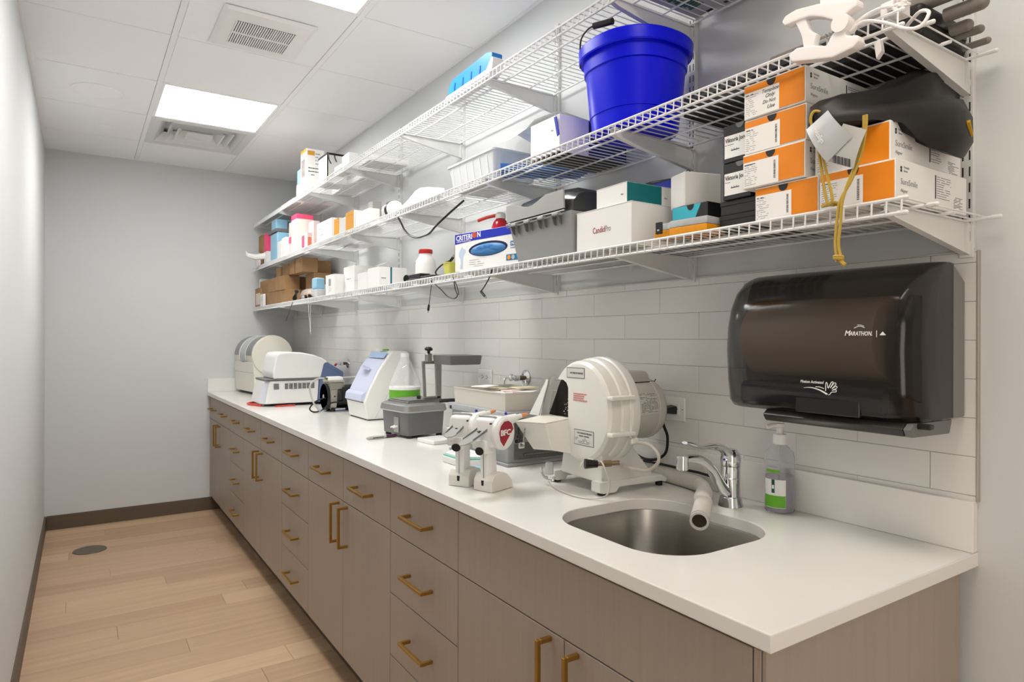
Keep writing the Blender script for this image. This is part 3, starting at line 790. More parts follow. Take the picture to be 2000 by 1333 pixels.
# grey file tub with dark hood, pocket flap and hinge rods
t = thing('file_tub', 'grey plastic desktop file tub with dark hood next to the glove box', 'file tub', (-0.18, -3.92, ZB_))
z0 = ZB_
lo = [(-0.310, -3.785, z0), (-0.310, -4.070, z0), (-0.05, -4.070, z0), (-0.05, -3.785, z0)]
hi = [(-0.325, -3.752, 1.700), (-0.325, -4.078, 1.700), (-0.03, -4.078, 1.700), (-0.03, -3.752, 1.700)]
part('tub', G().hexa(lo, hi, 0.006), mat('tub_grey', (150, 151, 150), 0.4), t)
rg = []
for y in (-3.750, -3.80, -3.92, -4.04, -4.077):
    k = 1 - abs((y+3.914)/0.167)**4*0.35
    zt = 1.700 + 0.085*k
    rg.append([(-0.318, y, 1.700), (-0.318, y, 1.700+(zt-1.700)*0.45), (-0.300, y, zt-0.012), (-0.27, y, zt), (-0.10, y, zt), (-0.04, y, zt-0.02), (-0.032, y, 1.700)])
part('hood', G().loft(rg), mat('hood_charcoal', (58, 60, 62), 0.25), t, sharp=50)
pts = [(0, 0.0), (0.300, 0.0), (0.303, 0.066)]
for i in range(13):
    q = i/12; pts.append((0.290-q*0.285, 0.066 - 0.026*max(0, math.sin(PI*min(1, max(0, (q-0.25)/0.62))))**1.3*1.0))
part('pocket_flap', G().prism([(a_, b_*0.80) for a_, b_ in pts], 'z', 0.0, 0.006, 0.001, M=frame((-0.3255, -3.750, 1.708), Vector((0, -1, 0)), Vector((-0.10, 0, 1)))), mat('flap_grey', (176, 177, 175), 0.4), t)
g = G().cyl((-0.334, -3.752, 1.700), (-0.334, -4.058, 1.700), 0.0022, n=8); part('hinge_rod', g, M_ALU, t)
g = G().cyl((-0.333, -3.756, 1.690), (-0.333, -4.052, 1.690), 0.0028, n=8); part('hinge_rod', g, M_GREYD, t)
for k in range(4):
    y = -3.785 - k*0.072
    part('hinge_knuckle', G().box(-0.340, -0.322, y-0.028, y, 1.690, 1.700, 0.003, seg=2), mat('flap_grey', (176, 177, 175), 0.4), t)
    for yy in (y-0.028, y): part('hinge_rib', G().prism([(-0.324, 1.692), (-0.339, 1.692), (-0.330, 1.668), (-0.322, 1.664)], 'y', yy-0.0012, yy+0.0012, 0), M_GREYD, t)
b = Box('blue_binder', 'royal blue folder standing behind the white carton near the file tub', 'folder', -0.128, -0.110, -4.280, -4.085, ZB_, 1.7720, M_RBLUE, flap=False)
part('spine_label', plate(G(), b.oy, b.fy, 0.006, 0.008, 0.02, 0.17, 0.0006), M_PAPER, b.t)
g = G().prism([(-4.305+0.0, ZB_), (-4.09, ZB_), (-4.09, 1.782), (-4.16, 1.792), (-4.25, 1.785), (-4.30, 1.755)], 'x', -0.108, -0.03, 0.01)
solo('black_pouch', g, M_BLACK, 'black rounded pouch standing against the wall behind the teal-banded carton', 'pouch')
g = G().tube([(-0.115, -4.315+0.012*math.cos(a), 1.772+0.018*math.sin(a)) for a in [2*PI*i/16 for i in range(16)]], 0.0009, n=5, closed=True)
solo('wire_loop', g, M_SLOT, 'thin dark wire loop above the teal-banded carton', 'wire')

# yellow organizer case with clear lid
t = thing('organizer_case', 'small yellow parts case with clear divided lid by the shelf lip', 'parts case', (-0.27, -4.46, ZB_), 0)
M = rotz(-0.318, -4.555, 0.10)
z = ZB_
pl = [(-0.318, -4.552), (-0.318, -4.45), (-0.306, -4.435), (-0.306, -4.395), (-0.246, -4.395), (-0.246, -4.552)]
part('base', G().hexa([(x, y, z) for x, y in pl], [(x-0.001, y, z+0.018) for x, y in pl], 0.0025, M=M), mat('case_yellow', (236, 156, 20), 0.35), t)
pl2 = [(x*1.0, y) for x, y in pl]
part('clear_lid', G().hexa([(x, y, z+0.0185) for x, y in pl2], [(x+0.003, y+(-0.001 if y > -4.45 else 0.001), z+0.036) for x, y in pl2], 0.003, M=M), M_FROST, t)
for k in range(3): part('divider', G().box(-0.316, -0.25, -4.535+0.026*k, -4.534+0.026*k, z+0.0185, z+0.034, M=M), M_WHITE, t)
part('contents', G().box(-0.312, -0.252, -4.545, -4.47, z+0.019, z+0.029, 0.001, M=M), M_GREYD, t)
lt = part('latch', G().box(-0.323, -0.317, -4.430, -4.412, z+0.008, z+0.036, 0.0012, M=M), M_BLACK, t)
part('latch_window', G().box(-0.3236, -0.3228, -4.424, -4.418, z+0.015, z+0.019, M=M), M_GREYL, lt)

# ---------------- bottom shelf, middle: white cartons, bottle, adapters
b = Box('white_carton', 'white carton with grey product print, nearest of the low white pair by the kraft boxes', 'box', -0.308, -0.190, -1.955, -1.800, ZB_, 1.6900, M_CARDW, lid=0.003, flap=False)
b.dx(0.25, 0.7, 0.12, 0.42, 5, 0.0016, M_INKL, seed=4); b.px('product_print', 0.35, 0.60, 0.45, 0.80, M_GREYP); 
b = Box('white_carton', 'greyish white carton underneath the set-back white carton', 'box', -0.255, -0.10, -2.121, -1.965, ZB_, 1.6440, M_CARDW, flap=False)
b = Box('white_carton', 'white carton set back on another one, left of the teal-striped pair', 'box', -0.252, -0.100, -2.120, -1.945, 1.6450, 1.7260, M_CARDW, rot=0.0, flap=False)
b.dx(0.3, 0.9, 0.10, 0.22, 1, 0.004, M_INKL, seed=8)
g = G().prism([(-0.11, 1.727), (-0.05, 1.727), (-0.05, 1.752), (-0.062, 1.757), (-0.10, 1.735)], 'y', -2.12, -2.00, 0.001); solo('paper_wedge', g, M_PAPER, 'folded white paper wedge on top of the set-back white carton', 'paper')
M_TST = mat('stripe_teal', (20, 104, 130), 0.45); M_LST = mat('stripe_blue', (60, 120, 170), 0.45)
b = Box('white_carton', 'smaller white carton with thin blue stripe beside the teal-striped one', 'box', -0.300, -0.215, -2.425, -2.300, ZB_, 1.6620, M_CARDW, rot=0.0, flap=False)
b.py('blue_stripe', 0.42, 0.48, 0.0, 1.0, M_LST); b.dy(0.1, 0.38, 0.38, 0.5, 1, 0.003, M_INKL, seed=4)
b = Box('white_carton', 'larger white carton with dark teal stripe, right of the smaller striped one', 'box', -0.308, -0.165, -2.605, -2.460, ZB_, 1.6720, M_CARDW, flap=False)
b.py('teal_stripe', 0.40, 0.46, 0.0, 1.0, M_TST); b.dy(0.08, 0.36, 0.38, 0.52, 1, 0.005, M_INKL, seed=5)

# round bottles
def bottle_redcap():
    t = thing('white_bottle', 'white plastic bottle with red cap on the lowest wire shelf', 'bottle', (-0.235, -2.955, ZB_))
    c = (-0.235, -2.955, ZB_)
    part('body', G().lathe(c, [(0.042, 0), (0.045, 0.004), (0.045, 0.075), (0.042, 0.092), (0.032, 0.108), (0.027, 0.118), (0.027, 0.124)], n=24), mat('milky_plastic', (240, 239, 236), 0.4), t)
    part('cap', G().lathe(c, [(0.029, 0.124), (0.030, 0.127), (0.030, 0.138), (0.028, 0.142), (1e-7, 0.142)], n=24), M_RED, t)
    g = G()
    for a in range(9):
        th = PI*0.72 + a*0.035
    part('red_label', G().lathe(c, [(0.0455, 0.050), (0.0457, 0.075)], n=24).box(0, 0, 0, 0, 0, 0), M_RED, t) if False else None
    part('red_label', G().loft([[(c[0]+0.0456*math.cos(a), c[1]+0.0456*math.sin(a), c[2]+z) for a in (2.1, 2.25, 2.4, 2.55, 2.7)] for z in (0.048, 0.086)], caps=False), M_RED, t)
bottle_redcap()
t = thing('spray_bottle', 'red squeeze bottle with white collar and red spout behind glove box', 'bottle', (-0.165, -3.45, ZB_))
c = (-0.165, -3.45, ZB_); M_REDT = mat('red_translucent', (214, 40, 60), 0.12, trans=0.25)
part('body', G().lathe(c, [(0.034, 0), (0.036, 0.004), (0.036, 0.155), (0.034, 0.175), (0.027, 0.195), (0.018, 0.206), (0.014, 0.208)], n=24), M_REDT, t)
part('collar', G().lathe(c, [(0.019, 0.208), (0.020, 0.212), (0.019, 0.226), (0.012, 0.232), (1e-7, 0.232)], n=20), M_WHITE, t)
part('spout', G().tube([(-0.177, -3.440, ZB_+0.222), (-0.200, -3.408, ZB_+0.216), (-0.222, -3.380, ZB_+0.206)], 0.0062, n=10), M_RED, t)
part('label_band', G().lathe(c, [(0.0364, 0.135), (0.0364, 0.139)], n=24), M_PAPER, t)

c = (-0.285, -3.29, ZB_)
t = thing('yellow_cup', 'small yellow-green square plastic cup left of the glove box', 'cup', c)
def sq(s, z, r=0.008): return [(c[0]+x, c[1]+y, c[2]+z) for x, y in rrect(-s, s, -s, s, r, 3)]
part('cup', G().loft([sq(0.022, 0), sq(0.027, 0.046), sq(0.029, 0.047), sq(0.029, 0.050), sq(0.026, 0.050), sq(0.021, 0.004)]), mat('cup_yellow', (206, 204, 96), 0.35), t)
g = G().tube([(-0.30, -3.20, ZB_+0.006), (-0.305, -3.19, ZB_+0.022), (-0.30, -3.23, ZB_+0.045), (-0.285, -3.275, ZB_+0.060)], 0.0032, n=8, smooth=4)
g.cyl((-0.285, -3.275, ZB_+0.058), (-0.28, -3.290, ZB_+0.072), 0.0055, n=10); g.cyl((-0.28, -3.290, ZB_+0.072), (-0.279, -3.292, ZB_+0.082), 0.003, n=8, mi=1)
solo('cable_plug', g, [M_BLACK, M_ALU], 'black power plug sticking up over the yellow cup', 'cable')

t = thing('power_adapter', 'black power adapter lying on shelf in front of the red-capped bottle', 'adapter', (-0.285, -2.97, ZB_))
part('adapter_body', G().box(-0.305, -0.255, -3.045, -2.935, ZB_+0.004, ZB_+0.030, 0.004, seg=2), M_BLACK, t)
part('adapter_ring', G().lathe((-0.300, -2.905, ZB_+0.016), [(0.014, -0.006), (0.017, -0.005), (0.017, 0.005), (0.014, 0.006), (0.010, 0.004), (0.010, -0.004), (0.014, -0.006)], ax=(1, 0.4, 0), n=20), M_BLACK, t)
g = G().tube([(-0.29, -2.86, ZB_+0.005), (-0.31, -2.95, ZB_+0.007), (-0.30, -3.05, ZB_+0.006), (-0.315, -3.15, ZB_+0.009), (-0.29, -3.24, ZB_+0.004)], 0.0042, n=8, smooth=5)
g.tube([(-0.27, -2.87, ZB_+0.004), (-0.30, -3.0, ZB_+0.012), (-0.29, -3.12, ZB_+0.012), (-0.27, -3.2, ZB_+0.004)], 0.0035, n=8, smooth=5)
part('cable_bundle', g, M_BLACK, t)
g = G().tube([(-0.30, -3.138, 1.5655), (-0.30, -3.226, 1.526), (-0.30, -3.282, 1.496), (-0.30, -3.336, 1.485), (-0.30, -3.362, 1.495), (-0.30, -3.345, 1.520), (-0.30, -3.330, 1.5655)], 0.0022, n=7, smooth=6)
g.tube([(-0.30, -3.330, 1.5655), (-0.295, -3.352, 1.525), (-0.30, -3.372, 1.497)], 0.0018, n=7, smooth=6); part('drooping_cable', g, M_BLACK, t)
g = G().tube([(-0.30, -3.150, 1.571), (-0.30, -3.136, 1.52), (-0.30, -3.121, 1.470)], 0.0014, n=6)
g.cyl((-0.30, -3.121, 1.470), (-0.30, -3.114, 1.447), 0.0042, 0.0050, n=10); g.cyl((-0.30, -3.114, 1.447), (-0.30, -3.1125, 1.438), 0.0024, n=8, mi=1)
solo('dangling_plug', g, [M_BLACK, M_ALU], 'thin black cable with round plug hanging below the shelf, left of the cable loop', 'cable', org=(-0.30, -3.15, 1.571))
g = G().tube([(-0.30, -3.610, 1.571), (-0.30, -3.598, 1.550), (-0.30, -3.565, 1.520), (-0.30, -3.535, 1.500)], 0.0022, n=6, smooth=4)
g.cyl((-0.30, -3.535, 1.500), (-0.30, -3.562, 1.481), 0.0045, n=10); g.cyl((-0.30, -3.562, 1.481), (-0.30, -3.571, 1.476), 0.0024, n=8, mi=1)
solo('dangling_plug', g, [M_BLACK, M_ALU], 'short black cable with plug hanging under the glove box', 'cable', org=(-0.30, -3.61, 1.571))

# ---------------- bottom shelf, far end: kraft cartons
KX = -0.300
def kraft(label, x0, x1, yn, yf, z0, z1, m=None, **k):
    return Box('kraft_carton', label, 'box', x0, x1, yn, yf, z0, z1, m or M_CARDB, group='brown kraft cartons at the far end', **k)
h1, h2 = ZB_+0.098, ZB_+0.199
rowA = [(-0.24, -0.39), (-0.395, -0.60), (-0.605, -0.735), (-0.74, -0.875)]
nm = ['furthest', 'second from the far end', 'third from the far end', 'nearest, widest face']
for i, (f, n) in enumerate(rowA):
    kraft('brown kraft carton in the lowest front row, ' + nm[i], KX+0.004*i, -0.195, n, f, ZB_, h1-0.001)
for i, (f, n) in enumerate([(-0.12, -0.385), (-0.39, -0.60), (-0.605, -0.70), (-0.705, -0.813)]):
    kraft('brown kraft carton in the second front row, ' + nm[i], KX+0.002*i, -0.183, n, f, h1, h2-0.001)
kraft('kraft carton behind the lower front row, in shadow by the wall', -0.18, -0.045, -0.90, -0.66, ZB_, h1-0.001)
kraft('kraft carton behind the second row, its side face showing', -0.172, -0.050, -0.760, -0.56, h1, h2-0.001)
for lab, x0, x1, n, f, zz in (('small kraft carton at top left of the pile', -0.27, -0.20, -0.62, -0.50, 0.075), ('kraft carton on top of the pile, second from the left', -0.26, -0.19, -0.82, -0.64, 0.080),
        ('narrow kraft carton on the pile beside the large top one', -0.262, -0.19, -0.955, -0.84, 0.085)):
    kraft(lab, x0, x1, n, f, h2, h2+zz)
kraft('large kraft carton on top of the pile with the widest side face', -0.255, -0.150, -1.13, -0.965, h2-0.0, h2+0.095)
kraft('dark kraft carton under the large top one, deep in shadow', -0.175, -0.05, -1.13, -0.93, h1+0.0, h2-0.001, m=None)
kraft('kraft carton on the shelf deck carrying the shadowed stack', -0.175, -0.05, -1.13, -0.93, ZB_, h1-0.001, m=None)
kraft('dark kraft carton at the top rear against the wall', -0.140, -0.035, -1.05, -0.85, h2, h2+0.090)
b = kraft('flat kraft carton with a printed picture, leaning at the far wall end', -0.318, -0.302, -0.215, -0.03, ZB_, 1.723)
b.px('picture', 0.15, 0.9, 0.12, 0.9, mat('pastel_print', (226, 216, 214), 0.6, var=0.08, vscale=(30, 30, 30)))
b.px('yellow_spot', 0.55, 0.85, 0.5, 0.66, mat('yellow_print', (226, 210, 90), 0.6), t=0.0012)
b = Box('white_carton', 'narrow white carton standing in front of the far kraft boxes', 'box', -0.322, -0.304, -0.235, -0.217+0.0, ZB_, 1.668, M_CARDW, flap=False) if False else None
b = Box('white_carton', 'narrow white printed carton at the far end of the bottom shelf', 'box', -0.322, -0.305, -0.325, -0.220, ZB_, 1.668, M_CARDW, flap=False)
b.dx(0.3, 0.8, 0.3, 0.8, 4, 0.002, M_INK, seed=2)
b = Box('white_carton', 'white carton behind the kraft boxes below the middle shelf, far corner', 'box', -0.29, -0.16, -0.11, -0.03, ZB_, 1.80, M_CARDW, flap=False)

b = Box('light_blue_carton', 'small light blue carton on a clear stand beside the kraft boxes', 'box', -0.300, -0.245, -1.585, -1.50, 1.630, 1.698, M_LBLUE, flap=False, bev=0.006)
g = G().box(-0.298, -0.235, -1.60, -1.50, ZB_, 1.629, 0.003); solo('clear_stand', g, M_FROST, 'frosted clear plastic box under the small light blue carton', 'stand')
b = Box('white_carton', 'tiny white carton behind the light blue one', 'box', -0.24, -0.2, -1.50, -1.42, ZB_, 1.665, M_CARDW, flap=False)
def bag_of_bits():
    t = thing('parts_bag', 'clear bag of small orange and copper parts beside black handpiece', 'bag', (-0.29, -1.36, ZB_))
    rng = random.Random(4); g = G(); g2 = G()
    for k in range(16):
        p = (-0.300+rng.uniform(-0.012, 0.05), -1.37+rng.uniform(-0.09, 0.08), ZB_+0.008+rng.uniform(0, 0.032)); (g if k % 2 else g2).ball(p, rng.uniform(0.006, 0.010), 8)
    part('orange_parts', g, mat('copper_orange', (222, 150, 96), 0.4), t, kind='stuff'); part('pale_parts', g2, mat('peach', (240, 206, 180), 0.4), t, kind='stuff')
    rings = []
    for q, (y, s) in enumerate([(-1.275, 0.3), (-1.30, 0.8), (-1.36, 1.0), (-1.43, 1.0), (-1.48, 0.9), (-1.505, 0.5)]):
        rings.append([(-0.285+0.042*s*math.cos(a)*rng.uniform(0.9, 1.1), y, ZB_+0.034*s+0.034*s*math.sin(a)*rng.uniform(0.95, 1.1)) for a in [2*PI*i/10 for i in range(10)]])
    part('bag_film', G().loft(rings), mat('thin_film', (248, 246, 246), 0.15, alpha=0.30), t, sharp=80)
bag_of_bits()
for k, (y, l) in enumerate(((-1.445, 'black round connector at the far kraft boxes, left one'), (-1.52, 'black round connector in front of the small parts bag, right one'))):
    g = G().lathe((-0.318, y, ZB_+0.013), [(0.0125, -0.006), (0.0125, 0.006), (0.009, 0.007), (0.009, 0.004), (1e-7, 0.004)], ax=(-1, 0, 0), n=18)
    g.tube([(-0.312, y, ZB_+0.013), (-0.30, y-0.03, ZB_+0.006), (-0.31, y-0.08, ZB_+0.004)], 0.003, n=6, mi=0, smooth=4); solo('round_connector', g, M_BLACK, l, 'connector')
g = G().tube([(-0.325, -1.205, ZB_+0.006), (-0.326, -1.23, ZB_+0.03), (-0.327, -1.265, ZB_+0.055)], lambda t: 0.011+0.004*math.sin(t*7), n=12, smooth=4)
g.tube([(-0.325, -1.20, ZB_+0.006), (-0.336, -1.185, 1.55), (-0.337, -1.12, 1.50), (-0.337, -1.05, 1.447)], 0.0018, n=6, smooth=4)
solo('handpiece_plug', g, M_BLACK, 'black cylindrical plug leaning on kraft cartons, its thin cord hanging below', 'plug')
for k, (y, y2, zz, l) in enumerate(((-1.545, -1.600, 1.375, 'thin white cord hanging under the far shelf, left strand'), (-1.605, -1.606, 1.36, 'thin white cord hanging under the far shelf, right strand'))):
    g = G().tube([(-0.336, y, 1.575), (-0.337, (y+y2)/2, 1.47), (-0.337, y2, zz)], 0.0010, n=6, smooth=4); g.ball((-0.337, y2, zz-0.002), 0.0030, 8); solo('hanging_cord', g, M_WHITE, l, 'cord', org=(-0.336, y, 1.575))

# ---------------- middle shelf
def mid(name, label, x0, x1, yn, yf, z0, z1, m, **k): return Box(name, label, 'box', x0, x1, yn, yf, z0, z1, m, flap=False, **k)
mid('kraft_carton', 'lower brown carton of the two stacked near the far wall, middle shelf', -0.310, -0.262, -0.245, -0.165, ZM_, 2.004, M_CARDB)
mid('kraft_carton', 'upper brown carton of the two stacked near the far wall, middle shelf', -0.312, -0.258, -0.245, -0.120, 2.005, 2.130, M_CARDB)
mid('white_carton', 'white carton at the far left end of the middle shelf', -0.305, -0.26, -0.155, -0.03, ZM_, 1.985, M_CARDW)
mid('white_carton', 'narrow white carton beside the stacked brown cartons, middle shelf', -0.328, -0.312, -0.19, -0.10, ZM_, 1.98, M_CARDW)
b = mid('pink_carton', 'hot pink and white tall carton left of the light blue bin', -0.308, -0.262, -0.372, -0.28, ZM_, 2.125, M_CARDW)
b.py('pink_panel', 0, 1, 0.42, 1, M_PINK); b.px('pink_panel', 0, 1, 0.42, 1, M_PINK)
b = mid('light_blue_carton', 'large light blue bin on the middle shelf, darker on its left side', -0.312, -0.215, -0.700, -0.50, ZM_, 2.092, M_LBLUE, bev=0.006)
g = G().box(-0.320, -0.190, -0.70, -0.45, 2.0935, 2.118, 0.002); solo('grey_tray', g, M_GREYD, 'dark grey tray between the two light blue cartons', 'tray')
b = mid('light_blue_carton', 'small light blue carton on the grey tray, top of the middle shelf', -0.305, -0.195, -0.640, -0.50, 2.119, 2.195, M_LBLUE, bev=0.004)
b.py('grey_window', 0.72, 0.86, 0.1, 0.85, M_GREYD)
mid('white_carton', 'small square white carton in front of the light blue bin', -0.318, -0.278, -0.835, -0.735, ZM_, 2.012, M_CARDW)
mid('white_carton', 'small white carton in front of the pale pink one', -0.318, -0.272, -0.960, -0.85, ZM_, 2.022, M_CARDW)
b = mid('pale_pink_carton', 'pale pink carton with pink band left of the tall pink-topped one', -0.300, -0.245, -1.030, -0.97, ZM_, 2.112, M_PALEPINK)
b.px('pink_band', 0, 1, 0.36, 0.56, M_PINK); b.py('pink_band', 0, 1, 0.36, 0.56, M_PINK)
b = mid('white_carton', 'tall white carton with pink top band in the middle of the far shelf', -0.308, -0.200, -1.190, -1.06, ZM_, 2.145, mat('warm_white_card', (238, 226, 220), 0.6))
b.py('pink_top_band', 0, 1, 0.875, 1.0, M_PINK); b.px('pink_top_band', 0, 1, 0.875, 1.0, M_PINK)
part('tab', plate(G(), b.oy, b.fy, 0.5*b.d-0.003, 0.5*b.d+0.003, 0.89*b.h, 0.96*b.h, 0.001), mat('gold_tab', (170, 150, 80), 0.4), b.t)
b = mid('pale_pink_carton', 'short pale carton right of the tall pink-topped carton', -0.24, -0.20, -1.33, -1.22, ZM_, 2.085, M_PALEPINK)
b = mid('pink_carton', 'small pink and orange printed carton near the shelf lip', -0.316, -0.285, -1.46, -1.33, ZM_, 1.985, M_PALEPINK)
b.px('pink_print', 0.1, 0.5, 0.1, 0.9, M_PINK); b.py('orange_print', 0.1, 0.8, 0.05, 0.7, mat('coral_print', (240, 130, 100), 0.5))
b = mid('white_carton', 'wide white carton with small dark print left of the amber-fronted cartons', -0.306, -0.250, -1.900, -1.62, ZM_, 2.012, M_CARDW)
b.dx(0.15, 0.45, 0.3, 0.75, 3, 0.003, M_INKL, seed=3)
mid('white_carton', 'white carton behind the wide printed one against the wall', -0.16, -0.11, -1.80, -1.62, ZM_, 2.06, M_CARDW)
mid('grey_carton', 'grey card box end at the wall behind the amber-fronted cartons', -0.15, -0.10, -2.12, -2.05, ZM_, 2.085, M_GREYL)
for lab, n, f, x1, zt in (('white carton with smaller amber front, left of the bigger amber one', -2.022, -1.935, -0.262, 1.992), ('white carton with larger amber front on the middle shelf', -2.251, -2.128, -0.262, 1.998)):
    b = mid('amber_carton', lab, -0.304, x1, n, f, ZM_, zt, M_CARDW); fr_ = b.px('amber_front', 0.01, 0.99, 0.01, 0.99, M_ORG2, t=0.001)
    g = G(); plate(g, b.ox, b.fx, 0.15*b.w, 0.85*b.w, 0.80*b.h, 0.812*b.h, 0.0014); part('print_line', g, M_CARDB, fr_)
mid('white_carton', 'white carton standing just right of the larger amber carton', -0.298, -0.250, -2.352, -2.262, ZM_, 1.975, M_CARDW)
mid('white_carton', 'white carton left of the white and black camera, middle shelf', -0.300, -0.245, -2.456, -2.36, ZM_, 1.975, M_CARDW)
t = thing('webcam', 'rounded white device with black band, looped cable, on the middle shelf', 'camera', (-0.27, -2.65, ZM_))
part('shell', G().lathe((-0.265, -2.66, ZM_+0.040), [(1e-7, -0.075), (0.022, -0.070), (0.036, -0.045), (0.040, 0.0), (0.040, 0.03), (0.036, 0.05), (1e-7, 0.055)], ax=(0, -1, 0), n=24), M_WHITE, t)
part('black_band', G().lathe((-0.265, -2.66, ZM_+0.040), [(0.0405, 0.000), (0.0420, 0.002), (0.0420, 0.022), (0.0405, 0.024)], ax=(0, -1, 0), n=24), M_BLACK, t)
part('cable', G().tube([(-0.29, -2.74, ZM_+0.004), (-0.300, -2.800, 1.878), (-0.30, -2.84, 1.845), (-0.30, -2.878, 1.808), (-0.30, -2.935, 1.775), (-0.30, -3.008, 1.758), (-0.30, -3.08, 1.757), (-0.30, -3.13, 1.762), (-0.298, -3.184, 1.785), (-0.25, -3.22, 1.84), (-0.20, -3.23, 1.887)], 0.0042, n=8, smooth=4), M_BLACK, t)

# curled paper sheet
def paper_sheet():
    g = G(); rows = []
    B = [Vector(p) for p in ((-0.312, -2.800, ZM_+0.002), (-0.318, -2.93, ZM_+0.002), (-0.322, -3.10, ZM_+0.002), (-0.322, -3.255, ZM_+0.002))]
    T = [Vector(p) for p in ((-0.300, -2.810, 1.904), (-0.255, -2.815, 1.955), (-0.205, -2.835, 2.012), (-0.200, -3.060, 1.968))]
    Bc, Tc = catmull(B, 3)[:9]+[B[-1]], catmull(T, 3)[:9]+[T[-1]]
    for b_, t_ in list(zip(Bc, Tc))[:9]:
        rows.append([b_.lerp(t_, q)+Vector((0.010*math.sin(PI*q), 0, -0.010*math.sin(PI*q))) for q in (0, 1/3, 2/3, 1)])
    rows[-1] = [B[-1].lerp(T[-1], q)+Vector((0.010*math.sin(PI*q), 0, -0.010*math.sin(PI*q))) for q in (0, 1/3, 2/3, 1)]
    for k, z in ((0, 0), (1, 0.0006)):
        n = len(g.v)
        vs = [Vector(p)+Vector((0, 0, z)) for r_ in rows for p in r_]
        g.add(vs, [(i*4+j, i*4+j+1, (i+1)*4+j+1, (i+1)*4+j) for i in range(8) for j in range(3)])
    return solo('paper_sheet', g, M_PAPER, 'large curled white paper sheet left of the frosted bin, middle shelf', 'paper', sharp=60)
paper_sheet()

# frosted storage bin
c = (-0.20, -3.448, ZM_)
t = thing('frosted_bin', 'frosted clear plastic bin with ribs on the middle shelf', 'bin', c)
def rb(dx, dy, z): return [(c[0]+x, c[1]+y, c[2]+z) for x, y in rrect(-dx, dx, -dy, dy, 0.012, 4)]
part('bin', G().loft([rb(0.085, 0.150, 0), rb(0.098, 0.166, 0.092), rb(0.103, 0.171, 0.093), rb(0.103, 0.171, 0.100), rb(0.095, 0.163, 0.100), rb(0.082, 0.147, 0.003)]), mat('frost_white', (226, 229, 231), 0.4, trans=0.35, ior=1.15), t)
for k in range(6):
    y = c[1]+0.13-0.05*k; part('rib', G().hexa([(c[0]-0.0875, y-0.002, c[2]+0.004), (c[0]-0.0875, y+0.002, c[2]+0.004), (c[0]-0.085, y+0.002, c[2]+0.004), (c[0]-0.085, y-0.002, c[2]+0.004)],
        [(c[0]-0.1000, y-0.002, c[2]+0.085), (c[0]-0.1000, y+0.002, c[2]+0.085), (c[0]-0.097, y+0.002, c[2]+0.085), (c[0]-0.097, y-0.002, c[2]+0.085)]), M_WHITE, t)

# blue tray seen through the wires, white carton with navy side above it
t = thing('blue_rack', 'flat bright blue slotted rack lying under the white and navy carton', 'rack', (-0.19, -3.68, ZM_))
M = rotz(-0.30, -3.66, 0.0)
A, B, C_, D = (-0.325, -3.700), (-0.060, -3.855), (-0.030, -3.745), (-0.262, -3.600)
part('rack_body', G().hexa([(x, y, ZM_) for x, y in (A, B, C_, D)], [(x, y, ZM_+0.022) for x, y in (A, B, C_, D)], 0.003), mat('rack_blue', (26, 106, 196), 0.35), t)
g = G()
for k in range(5):
    q = 0.2+0.15*k; x = A[0]+(B[0]-A[0])*q+0.02; y = A[1]+(B[1]-A[1])*q+0.05
    g.box(x-0.006, x+0.006, y-0.006, y+0.006, ZM_-0.0006, ZM_+0.001)
part('slots', g, M_SLOT, t, kind='stuff')
b = Box('white_navy_carton', 'white carton with navy end tilted on the blue rack, plastic film over it', 'box', -0.297, -0.030, -3.985, -3.835, ZM_+0.001, 2.003, M_CARDW, rot=0.0, flap=False)
b.py('navy_end', 0.42, 1.0, 0.02, 0.97, M_NAVY, t=0.001)
part('dark_base', G().box(-0.290, -0.034, -3.980, -3.842, ZM_+0.0002, ZM_+0.0010), M_BLACKC, b.t)
b.tx('Align', 0.72, 0.6, 0.006, M_INKL)
g = G().tube([(-0.298, -3.962, 2.006), (-0.303, -3.970, 2.003), (-0.303, -3.975, 1.995)], 0.0012, n=6)
t2 = thing('key_fob', 'royal blue strap fob clipped at the top corner of the white navy carton', 'fob', (-0.301, -3.972, 1.925))
part('split_ring', g, M_ALU, t2)
part('strap', G().prism([(-3.966, 1.995), (-3.978, 1.994), (-3.992, 1.938), (-3.982, 1.934)], 'x', -0.3045, -0.3015, 0.0006), M_RBLUE, t2)
g = G(); rr = random.Random(9); rows = []
for i in range(7):
    y = -3.66-0.05*i
    rows.append([(-0.303+0.012*rr.random(), y, 2.0035-0.02*(i < 4)+0.010*rr.random()+0.010), (-0.25, y+0.01*rr.random(), 2.014+0.016*rr.random()+(0.012 if i < 3 else 0)), (-0.16, y, 2.012+0.018*rr.random()), (-0.08, y+0.01, 2.010+0.012*rr.random())])
for z in (0, 0.0005):
    g.add([Vector(p)+Vector((0, 0, z)) for r_ in rows for p in r_], [(i*4+j, i*4+j+1, (i+1)*4+j+1, (i+1)*4+j) for i in range(6) for j in range(3)])
solo('plastic_film', g, mat('cloudy_film', (246, 247, 248), 0.25, alpha=0.75), 'crumpled clear plastic film over the white navy carton', 'film', sharp=70)
g = G().hexa([(-0.24, -4.075, ZM_), (-0.10, -4.075, ZM_), (-0.07, -3.995, ZM_), (-0.20, -3.995, ZM_)], [(-0.24, -4.075, ZM_+0.03), (-0.10, -4.075, ZM_+0.03), (-0.07, -3.995, ZM_+0.03), (-0.20, -3.995, ZM_+0.03)], 0.008) if False else None

